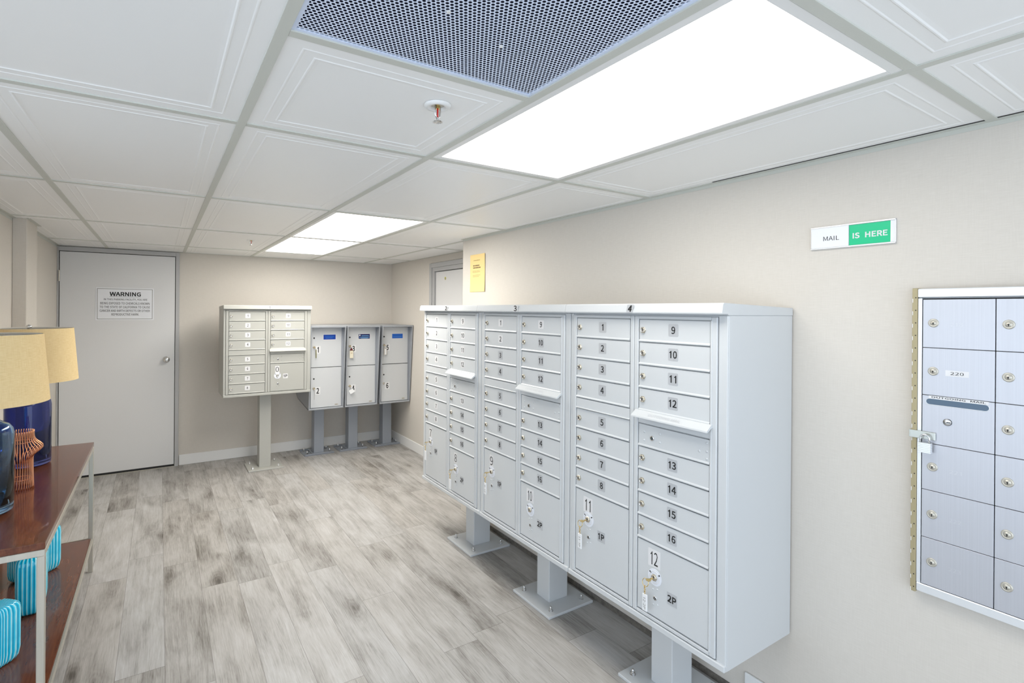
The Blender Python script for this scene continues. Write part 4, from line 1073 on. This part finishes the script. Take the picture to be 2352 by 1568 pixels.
# keys of the lockers (a different look from lock to lock)
LY = LYD - 0.016
def locker_keys(label, x, z, build):
    t = thing('key_set', label, 'keys', (x, LY, z), 0, 'keys left in the parcel locks')
    b = MB()
    b.box(-0.004, 0.004, -0.022, -0.006, -0.0009, 0.0009, M['brass'], 0.0003)
    b.cyl(0.010, -0.001, 0.001, M['brass'], 18, T=Matrix.Translation((0, -0.028, 0)))
    b.build('key', t)
    build(t)
    return t
def tag_long(t):
    b = MB()
    b.tube([(0, -0.029, -0.002), (0.006, -0.028, -0.014), (0.010, -0.026, -0.024)], 0.0012, M['brass'], 6)
    b.build('key_ring', t)
    b = MB()
    b.box(-0.004, 0.004, -0.002, 0.002, -0.085, 0.0, mat_olive, 0.001)
    b.build('key_tag', t, (0.012, -0.025, -0.022))
mat_olive = mat('olive_key_tag', srgb(120, 116, 60), 0.4, 0.3)
mat_maroon = mat('maroon_plastic', srgb(96, 30, 34), 0.35)
def tag_thread(t):
    b = MB()
    b.tube([(0, -0.029, -0.002), (0.001, -0.024, -0.03), (-0.001, -0.020, -0.11)], 0.0011, M['clear_tag'], 6)
    b.build('string', t)
def tag_maroon(t):
    b = MB()
    b.prism([(-0.018, -0.020), (0.018, -0.020), (0.0, 0.012)], -0.003, 0.003, mat_maroon, 'xz')
    b.build('key_cover', t, (0.006, -0.027, -0.022))
    b = MB()
    b.box(-0.019, 0.019, -0.002, 0.002, -0.082, 0.0, mat('cream_key_tag', srgb(226, 218, 196), 0.4), 0.002)
    b.tube([(0.006 * math.cos(q), -0.003, -0.028 + 0.005 * math.sin(q)) for q in [2 * PI * i / 14 for i in range(14)]], 0.001, M['brass'], 5, closed=True)
    b.build('key_tag', t, (0.008, -0.025, -0.042))
def tag_white(t):
    b = MB()
    b.tube([(0, -0.029, -0.002), (-0.004, -0.026, -0.015), (-0.006, -0.024, -0.032)], 0.0012, M['lock'], 6)
    b.build('key_ring', t)
    b = MB()
    b.box(-0.025, 0.025, -0.001, 0.001, -0.042, 0.0, M['tag'], 0.0008)
    o = b.build('key_tag', t, (0.004, -0.024, -0.034))
    o.rotation_euler = (0, -0.5, 0)
def tag_clear(t):
    b = MB()
    b.tube([(0.014 * math.cos(q), -0.026, -0.018 + 0.016 * math.sin(q)) for q in [2 * PI * i / 18 for i in range(18)]], 0.0016, M['lock'], 6, closed=True)
    b.build('key_ring', t)
    b = MB()
    b.box(-0.017, 0.017, -0.002, 0.002, -0.070, 0.0, M['clear_tag'], 0.002)
    b.box(-0.006, 0.007, -0.0030, -0.002, -0.066, -0.006, M['tag'])
    b.build('key_tag', t, (0.004, -0.024, -0.033))
locker_keys('brass key with slim olive tag in the lock of locker door 1', 0.515, 1.163, tag_long)
locker_keys('key on a thin string in the lock of locker door 2', 0.515, 0.745, tag_thread)
locker_keys('key with maroon cover and cream tag in the lock of locker door 3', 0.882, 1.163, tag_maroon)
locker_keys('key with tilted white tag in the lock of locker door 4', 0.882, 0.745, tag_white)
locker_keys('key with clear grey tag in the lock of locker door 5', 1.260, 1.163, tag_clear)

# ------------------------------------------------------------------ aluminium mailbox panel in the right wall
def wall_panel():
    t = thing('wall_mailbox', 'brushed aluminium wall mailbox panel with padlocked edge at the right', 'mailbox', (XR, -1.058, 0), R90)
    # local u = -1.058 - y ; front = -y local
    A, F = M['alu'], M['alu_frame']
    rows = [1.595, 1.449, 1.306, 1.161, 1.020, 0.876, 0.733]
    NC, CW = 3, 0.1635
    U0 = 0.0115
    UW = U0 + NC * CW
    b = MB()
    b.box(0, UW + 0.012, -0.018, -0.0005, 0.706, 1.627, F, 0.001)
    b.box(0, UW + 0.012, -0.034, -0.0005, 1.6005, 1.627, F, 0.002)
    b.box(0, UW + 0.012, -0.030, -0.0005, 1.5995, 1.600, M['dark_gap'])
    b.box(0, UW + 0.012, -0.031, -0.0005, 0.706, 0.7315, F, 0.002)
    b.box(0, U0 - 0.0015, -0.030, -0.0005, 0.7315, 1.5985, F, 0.001)
    b.box(UW + 0.0015, UW + 0.012, -0.030, -0.0005, 0.7315, 1.5985, F, 0.001)
    b.box(U0 - 0.001, UW, -0.0205, -0.018, 0.732, 1.598, M['dark_gap'])
    b.build('frame', t)
    b = MB()
    b.box(-0.0145, -0.0008, -0.031, -0.0005, 0.700, 1.629, M['tan'], 0.001)
    for i in range(24):
        b.cyl(0.0017, 0, 0.0004, M['black'], 10, T=Matrix.Translation((-0.0055, -0.031, 1.60 - i * 0.0385)) @ RX90)
        b.box(-0.0135, -0.012, -0.0314, -0.031, 1.585 - i * 0.0385, 1.597 - i * 0.0385, M['white_trim'])
    b.build('hinge_strip', t)
    engr = {(0, 0): '218', (0, 3): '221', (0, 4): '222', (0, 5): '223'}
    for c in range(NC):
        for r in range(6):
            u0, u1 = U0 + c * CW + 0.001, U0 + (c + 1) * CW - 0.001
            z1, z0 = rows[r] - 0.0008, rows[r + 1] + 0.0008
            cx, cz = (u0 + u1) / 2, (z0 + z1) / 2
            b = MB()
            b.box(u0 - cx, u1 - cx, -0.006, 0.003, z0 - cz, z1 - cz, A, 0.0007)
            outgoing = (c == 0 and r == 2)
            if (c, r) in engr:
                b.text(engr[(c, r)], -0.002, -0.002, M['engraved'], h=0.011, w=0.028, y=-0.0063)
            if (c, r) == (0, 3):
                pass
            name = 'outgoing_door' if outgoing else 'compartment_door'
            d = b.build(name, t, (cx, -0.0245, cz))
            lx = u0 - cx + 0.0255
            if outgoing:
                b = MB()
                w, hh = 0.071, 0.0092
                poly = [(w - hh + hh * math.cos(q), hh * math.sin(q)) for q in [-PI / 2 + PI * i / 10 for i in range(11)]] + \
                       [(-w + hh + hh * math.cos(q), hh * math.sin(q)) for q in [PI / 2 + PI * i / 10 for i in range(11)]]
                b.prism(poly, -0.0064, -0.0055, M['slot'], 'xz')
                for k in range(len(poly)):
                    pass
                b.tube([(x, -0.0062, z) for x, z in poly], 0.0008, F, 5, closed=True)
                b.build('mail_slot', d, (-0.001, 0, 1.2875 - cz))
                b = MB()
                b.box(-0.067, 0.067, -0.0064, -0.0058, -0.0042, 0.0042, M['white_label'])
                b.text('OUTGOING  MAIL', 0, 0, M['black'], h=0.0052, w=0.122, y=-0.0067, bold=0.1)
                b.build('slot_label', d, (0.002, 0, 1.3015 - cz))
                b = MB()
                b.lathe([(0.0095, 0.0), (0.0095, 0.0025), (0.0085, 0.003), (0, 0.003)], M['steel'], 24, T=RX90)
                b.lathe([(0.0100, 0.0), (0.0100, 0.0026), (0.0094, 0.0030), (0.0090, 0.0026)], M['black'], 24, T=RX90)
                b.box(-0.002, 0.008, -0.0036, -0.003, -0.0012, 0.0012, M['black'])
                b.build('lock', d, (0.0725 - cx, -0.006, 1.232 - cz))
            else:
                b = MB()
                b.lathe([(0.0130, 0.0), (0.0125, 0.0022), (0.0105, 0.0034), (0.0085, 0.0030), (0.0075, 0.0022), (0.0072, 0.0034), (0, 0.0036)], M['satin'], 26, T=RX90)
                b.cyl(0.0020, 0.0036, 0.0040, M['black'], 10, T=Matrix.Translation((0, 0, 0.0002)) @ RX90)
                b.box(-0.0009, 0.0009, -0.0041, -0.0036, -0.0050, 0.0005, M['black'])
                b.build('lock', d, (lx, -0.006, 0.0015))
            if (c, r) == (0, 1):
                b = MB()
                b.box(-0.0265, 0.0265, -0.0066, -0.006, -0.0085, 0.0085, M['white_label'])
                b.text('220', 0, 0, M['black'], h=0.0088, w=0.030, y=-0.0069, bold=-0.006)
                b.build('number_label', d, (0.0, 0, -0.001))
    # hasp that folds over the edge
    b = MB()
    zc = 1.184
    b.box(-0.0165, 0.046, -0.0365, -0.0325, zc - 0.0115, zc + 0.0115, M['steel_dull'], 0.001)
    b.box(-0.019, -0.0155, -0.036, -0.0005, zc - 0.0115, zc + 0.0115, M['steel_dull'], 0.001)
    b.box(-0.0215, -0.0185, -0.004, -0.0005, zc - 0.0115, zc + 0.0115, M['steel_dull'], 0.0005)
    b.tube([(0.024 + 0.0065 * math.cos(q), -0.0365 - 0.0095 * math.sin(q), zc + 0.001) for q in [PI * i / 10 for i in range(11)]], 0.0022, M['steel'], 8)
    b.build('hasp', t)
M['steel_dull'] = mat('galvanised_steel', (0.60, 0.62, 0.58), 0.35, 0.8)
wall_panel()

def padlock():
    t = thing('padlock', 'small laminated steel padlock hanging from the hasp of the aluminium panel', 'padlock', (XR, -1.058, 1.184), R90)
    b = MB()
    for k in range(6):
        b.box(0.0085, 0.0405, -0.056, -0.040, -0.0495 + k * 0.0050, -0.0449 + k * 0.0050, M['alu_frame'], 0.0008)
    b.box(0.0095, 0.0395, -0.055, -0.041, -0.049, -0.020, M['satin'])
    b.build('lock_body', t)
    b = MB()
    pts = [(0.0135, -0.048, -0.020), (0.0135, -0.048, -0.008)] + \
          [(0.0245 - 0.011 * math.cos(q), -0.048, -0.008 + 0.0125 * math.sin(q)) for q in [PI * i / 12 for i in range(1, 12)]] + \
          [(0.0355, -0.048, -0.008), (0.0355, -0.048, -0.020)]
    b.tube(pts, 0.0024, M['steel'], 10)
    b.build('shackle', t)
padlock()

# ------------------------------------------------------------------ signs and notices
def mail_sign():
    t = thing('sliding_sign', 'sliding sign reading MAIL IS HERE on the right wall', 'sign', (XR, -0.8635, 1.8165), R90)
    w, h = 0.128, 0.040
    b = MB()
    b.box(-w, w, -0.004, -0.0005, -h, h, M['sign_grey'], 0.0005)
    for z in (-h, h - 0.0055):
        b.box(-w, w, -0.0105, -0.003, z, z + 0.0055, M['sign_grey'], 0.0012)
    b.box(-w, -w + 0.003, -0.0085, -0.003, -h, h, M['sign_grey'], 0.001)
    b.box(w - 0.003, w, -0.0085, -0.003, -h, h, M['sign_grey'], 0.001)
    b.build('frame', t)
    b = MB()
    b.box(-w + 0.003, -0.006, -0.0095, -0.004, -h + 0.0055, h - 0.0055, M['sign_white'], 0.0006)
    b.text('MAIL', -0.060, -0.004, M['black'], h=0.0150, w=0.050, y=-0.0098, bold=-0.002)
    b.build('slider', t)
    b = MB()
    b.box(-0.005, 0.1135, -0.0062, -0.004, -h + 0.006, h - 0.006, M['green'])
    b.box(0.1135, w - 0.003, -0.0066, -0.004, -h + 0.0055, h - 0.0055, M['sign_white'])
    b.text('IS  HERE', 0.0555, -0.003, M['white_label'], h=0.0190, w=0.100, y=-0.0066, bold=0.28)
    b.build('message_panel', t)
mail_sign()

def warning_sign():
    t = thing('warning_sign', 'white rectangular WARNING sign fixed to the grey back door', 'sign', (-1.081, YB - 0.022, 1.584))
    w, h = 0.2235, 0.151
    b = MB()
    b.box(-w, w, -0.003, -0.0003, -h, h, M['sign_white'], 0.0005)
    b.build('plate', t)
    b = MB()
    g = 0.010
    for (x0, x1, z0, z1) in ((-w + g, w - g, h - g - 0.0042, h - g), (-w + g, w - g, -h + g, -h + g + 0.0042), (-w + g, -w + g + 0.0042, -h + g, h - g), (w - g - 0.0042, w - g, -h + g, h - g)):
        b.box(x0, x1, -0.0035, -0.003, z0, z1, M['grey_ink'])
    b.build('border', t)
    b = MB()
    b.text('WARNING', 0, 0.092, M['black'], h=0.039, w=0.240, y=-0.0036, bold=0.30)
    b.box(-0.120, 0.120, -0.0036, -0.003, 0.0665, 0.0685, M['black'])
    for k, (s, w_) in enumerate((('IN THIS PARKING FACILITY, YOU ARE', 0.335), ('BEING EXPOSED TO CHEMICALS KNOWN', 0.378), ('TO THE STATE OF CALIFORNIA TO CAUSE', 0.385),
                                 ('CANCER AND BIRTH DEFECTS OR OTHER', 0.385), ('REPRODUCTIVE HARM.', 0.212))):
        b.text(s, 0 if k else 0.004, 0.040 - k * 0.0345, M['dark_ink'], h=0.0215, w=w_, y=-0.0036, bold=0.12)
    b.build('lettering', t)
warning_sign()

def notice():
    t = thing('paper_notice', 'yellow paper notice taped to the wall corner above mailbox 2', 'notice', (XR, 1.598, 1.828), R90)
    nx, nz = 8, 12
    w, h = 0.107, 0.1395
    vs, fs = [], []
    def yy(a, c):
        return -0.0015 - 0.004 * max(0, a) ** 3 * (0.6 + 0.4 * abs(c)) - 0.002 * (c < -0.7)
    for k in (0, 1):
        for i in range(nx + 1):
            for j in range(nz + 1):
                a, c = -1 + 2 * i / nx, -1 + 2 * j / nz
                vs.append((a * w, yy(a, c) - (0.0004 if k == 0 else 0), c * h))
    n1 = (nx + 1) * (nz + 1)
    for i in range(nx):
        for j in range(nz):
            q = (i * (nz + 1) + j, (i + 1) * (nz + 1) + j, (i + 1) * (nz + 1) + j + 1, i * (nz + 1) + j + 1)
            fs.append(q); fs.append(tuple(n1 + x for x in q[::-1]))
    b = MB(); b.add(vs, fs, M['paper'], smooth=True)
    b.build('sheet', t)
    b = MB()
    ink = mat('faded_ink', srgb(176, 148, 96), 0.7)
    ink2 = mat('dark_faded_ink', srgb(120, 100, 66), 0.7)
    rnd = random.Random(3)
    for z, x0, x1, hh, m in ((0.095, -0.055, 0.035, 0.006, ink), (0.056, -0.062, 0.025, 0.009, ink2), (0.040, -0.062, 0.045, 0.009, ink2),
                             (0.016, -0.07, 0.030, 0.003, ink), (0.008, -0.07, 0.035, 0.003, ink), (-0.016, -0.066, 0.040, 0.003, ink), (-0.026, -0.066, 0.020, 0.003, ink)):
        x = x0
        while x < x1:
            ln = rnd.uniform(0.006, 0.016)
            b.box(x, min(x + ln, x1), -0.0026, -0.0021, z - hh / 2, z + hh / 2, m)
            x += ln + 0.0035
    b.build('printed_lines', t)
notice()
b = MB()
b.cyl(0.016, 0, 0.0006, M['yellow'], 20, T=RX90)
b.cyl(0.009, 0.0006, 0.0009, M['grey_ink'], 12, T=Matrix.Translation((0, 0, -0.003)) @ RX90)
o = b.build('round_sticker', None, (XR2 + 0.0115, 2.875, 1.865))
o.rotation_euler = (0, 0, R90)
tag(o, 'small round yellow sticker near the top of the far right grey door', 'sticker')

# ------------------------------------------------------------------ console table with lamps and vases
TX0, TX1, TY0, TY1, TZ = -1.545, -1.131, 0.585, 2.130, 0.757
def console():
    t = thing('console_table', 'dark mahogany console table with satin metal frame against the left wall', 'table', ((TX0 + TX1) / 2, (TY0 + TY1) / 2, 0))
    hx, hy = (TX1 - TX0) / 2, (TY1 - TY0) / 2
    b = MB(); b.box(-hx, hx, -hy, hy, TZ - 0.024, TZ, M['wood'], 0.0025, 2)
    b.build('tabletop', t)
    b = MB()
    r = 0.022
    z1 = TZ - 0.0245
    b.box(-hx, hx, -hy, -hy + r, z1 - r, z1, M['satin'], 0.0015)
    b.box(-hx, hx, hy - r, hy, z1 - r, z1, M['satin'], 0.0015)
    b.box(-hx, -hx + r, -hy + r, hy - r, z1 - r, z1, M['satin'], 0.0015)
    b.box(hx - r, hx, -hy + r, hy - r, z1 - r, z1, M['satin'], 0.0015)
    b.build('top_rail', t)
    for sx in (-1, 1):
        for sy in (-1, 1):
            b = MB()
            cx, cy = sx * (hx - r / 2), sy * (hy - r / 2)
            b.box(-r / 2, r / 2, -r / 2, r / 2, 0.0, z1 - r, M['satin'], 0.0015)
            b.build('leg', t, (cx, cy, 0))
    b = MB(); b.box(-hx + r, hx - r + 0.012, -hy + r, hy - r, 0.174, 0.198, M['wood'], 0.0015)
    s = b.build('shelf', t)
    b = MB()
    b.box(hx - 0.010, hx, -hy + r, hy - r, 0.172, 0.196, M['satin'], 0.0012)
    b.box(-hx, -hx + 0.010, -hy + r, hy - r, 0.172, 0.196, M['satin'], 0.0012)
    b.box(-hx + 0.010, hx - 0.010, -hy, -hy + 0.010, 0.172, 0.196, M['satin'], 0.0012)
    b.box(-hx + 0.010, hx - 0.010, hy - 0.010, hy, 0.172, 0.196, M['satin'], 0.0012)
    b.build('shelf_rim', t)
console()

def lamp(x, y, gm, label, rot):
    t = thing('table_lamp', label, 'lamp', (x, y, TZ + 0.0005), rot, 'table lamps on the console')
    R = 0.092
    b = MB()
    sh = 0.345                      # where the shoulder turns into the neck
    outer = [(0, 0), (R - 0.012, 0.0), (R - 0.002, 0.006), (R, 0.018), (R, sh - 0.045), (R - 0.004, sh - 0.025), (R - 0.016, sh - 0.008), (R - 0.034, sh + 0.001), (0.050, sh + 0.006), (0.042, sh + 0.020), (0.040, sh + 0.045)]
    inner = [(0.036, sh + 0.045), (0.038, sh + 0.020), (0.047, sh + 0.001), (R - 0.034, sh - 0.005), (R - 0.020, sh - 0.013), (R - 0.009, sh - 0.028), (R - 0.0055, sh - 0.046), (R - 0.0055, 0.034), (R - 0.020, 0.024), (0, 0.022)]
    b.lathe(outer + inner, gm, 48)
    b.build('glass_base', t)
    b = MB()
    b.cyl(0.043, sh + 0.0455, sh + 0.072, M['satin'], 28, bev=0.002)
    b.cyl(0.010, sh + 0.072, sh + 0.150, M['satin'], 14)
    b.cyl(0.018, sh + 0.100, sh + 0.150, M['satin'], 18, bev=0.002)
    b.build('socket', t)
    z0, z1 = 0.421, 0.686
    r0, r1 = 0.199, 0.178
    b = MB()
    prof = [(r0 - 0.0025, z0), (r0, z0), (r1, z1), (r1 - 0.0025, z1)]
    b.lathe([(r0, z0), (r1, z1)], M['linen'], 64)
    b.lathe([(r1 - 0.0025, z1), (r0 - 0.0025, z0)], M['shade_in'], 64)
    b.lathe([(r0 - 0.0025, z0), (r0, z0)], M['linen'], 64, smooth=False)
    b.lathe([(r1, z1), (r1 - 0.0025, z1)], M['linen'], 64, smooth=False)
    b.build('lamp_shade', t)
    b = MB()
    zs = z1 - 0.006
    for k in range(3):
        a = 2 * PI * k / 3 + 0.3
        b.tube([(0.008 * math.cos(a), 0.008 * math.sin(a), zs - 0.004), (0.10 * math.cos(a), 0.10 * math.sin(a), zs - 0.012), ((r1 - 0.003) * math.cos(a), (r1 - 0.003) * math.sin(a), zs)], 0.0018, M['satin'], 6)
    b.tube([((r1 - 0.005) * math.cos(q), (r1 - 0.005) * math.sin(q), zs) for q in [2 * PI * i / 48 for i in range(48)]], 0.0018, M['satin'], 6, closed=True)
    b.cyl(0.013, zs - 0.006, zs - 0.002, M['satin'], 16)
    b.build('spider', t)
    b = MB()
    for s in (-1, 1):
        b.tube([(s * 0.017, 0, sh + 0.115), (s * 0.045, 0, sh + 0.16), (s * 0.052, 0, sh + 0.22), (s * 0.040, 0, sh + 0.28), (s * 0.006, 0, zs - 0.006)], 0.0018, M['satin'], 6)
    b.build('harp', t)
    b = MB()
    b.lathe([(0.004, zs - 0.004), (0.004, zs + 0.004), (0.007, zs + 0.006)], M['steel'], 14)
    b.lathe([(0, zs - 0.001)] + [(0.0125 * math.sin(q), zs + 0.0115 - 0.0125 * math.cos(q)) for q in [PI * i / 12 for i in range(1, 12)]] + [(0, zs + 0.024)], M['steel'], 24)
    b.build('finial', t)
    return t
lamp(-1.365, 1.75, M['glass_cobalt'], 'table lamp with dark cobalt glass base at the far end of the console', 0.2)
lamp(-1.380, 1.02, M['glass_steel'], 'table lamp with clear steel-blue jug base nearest the camera on the console', 1.1)

def copper_vase():
    t = thing('wire_vase', 'copper wire vase with a swirling bulge standing between the lamps', 'vase', (-1.318, 1.300, TZ + 0.0005))
    n, hgt, R = 34, 0.252, 0.046
    def off(th, z):
        zc = 0.148 - 0.030 * math.cos(th - 0.25 - PI)
        d = (z - zc) / (0.026 if z > zc else 0.020)
        return 0.034 * math.exp(-d * d) * (0.62 + 0.38 * math.cos(th - 0.2))
    b = MB()
    for k in range(n):
        th = 2 * PI * k / n
        pts = []
        for i in range(27):
            z = hgt * i / 26
            r = R - 0.003 * math.sin(PI * z / hgt) + off(th, z)
            tw = th + 0.10 * math.sin(PI * z / hgt)
            pts.append((r * math.cos(tw), r * math.sin(tw), z + 0.001))
        b.tube(pts, 0.0017, M['copper'], 6)
    b.build('upright_wires', t)
    for z in (0.045, 0.205):
        b = MB()
        b.tube([((R - 0.0045) * math.cos(q), (R - 0.0045) * math.sin(q), z) for q in [2 * PI * i / 40 for i in range(40)]], 0.0016, M['copper'], 6, closed=True)
        b.build('ring', t)
copper_vase()

def ribbed_vase(loc, rz, W, D, Hh, label):
    """pillow-shaped vase with vertical ribs running over the shoulders to a small mouth"""
    t = bpy.data.objects.new('ribbed_vase', None)
    nr, per = 44, 6
    n = nr * per
    prof = []   # (scale of footprint, z)
    rc = 0.026
    prof.append((0.0, 0.0)); prof.append((0.70, 0.0)); prof.append((0.86, 0.004)); prof.append((0.955, 0.016)); prof.append((1.0, 0.040))
    for i in range(1, 8):
        prof.append((1.0, 0.040 + (Hh - 0.075) * i / 8))
    prof += [(1.0, Hh - 0.034), (0.975, Hh - 0.017), (0.92, Hh - 0.007), (0.82, Hh - 0.0015), (0.60, Hh), (0.36, Hh - 0.001), (0.20, Hh), (0.165, Hh + 0.004), (0.145, Hh + 0.003), (0.14, Hh - 0.03)]
    vs, ribs, fs = [], [], []
    for (sc, z) in prof:
        for k in range(n):
            th = 2 * PI * k / n
            c, s = math.cos(th), math.sin(th)
            e = 5.0
            rr = 1.0 / ((abs(c) / (W / 2)) ** e + (abs(s) / (D / 2)) ** e) ** (1 / e)
            ph = 0.5 + 0.5 * math.cos(2 * PI * (k % per) / per)
            amp = 0.0022 * min(1.0, sc) if 0.1 < sc else 0
            r = rr * sc + amp * ph * (1 if sc > 0.18 else 0)
            if sc < 0.3:
                r = min(W, D) / 2 * sc + (0 if sc < 0.3 else 0)
            dz = 0.0012 * ph if (z > Hh - 0.01 and 0.2 < sc < 0.9) else 0
            vs.append((r * c, r * s, z + dz))
            ribs.append(ph)
    for q in range(len(prof) - 1):
        for k in range(n):
            k2 = (k + 1) % n
            fs.append((q * n + k, q * n + k2, (q + 1) * n + k2, (q + 1) * n + k))
    fs.append(tuple(range((len(prof) - 1) * n, len(prof) * n)))
    me = bpy.data.meshes.new('ribbed_vase')
    me.from_pydata(vs, [], fs)
    me.materials.append(M['glaze'])
    at = me.attributes.new('rib', 'FLOAT', 'POINT')
    for i, v in enumerate(ribs):
        at.data[i].value = v
    for p in me.polygons:
        p.use_smooth = True
    bpy.data.objects.remove(t)
    o = link('ribbed_vase', me, None, loc)
    o.rotation_euler = (0, 0, rz)
    return tag(o, label, 'vase', 'turquoise ribbed vases on the console shelf')
SZ = 0.1985
ribbed_vase((-1.350, 0.926, SZ), math.radians(46), 0.205, 0.095, 0.222, 'squat turquoise ribbed vase nearest the camera on the lower shelf')
ribbed_vase((-1.289, 1.385, SZ), math.radians(90), 0.205, 0.092, 0.250, 'turquoise ribbed vase turned edge-on in the middle of the lower shelf')
ribbed_vase((-1.333, 1.742, SZ), math.radians(42), 0.205, 0.095, 0.226, 'turquoise ribbed vase at the far end of the lower shelf')
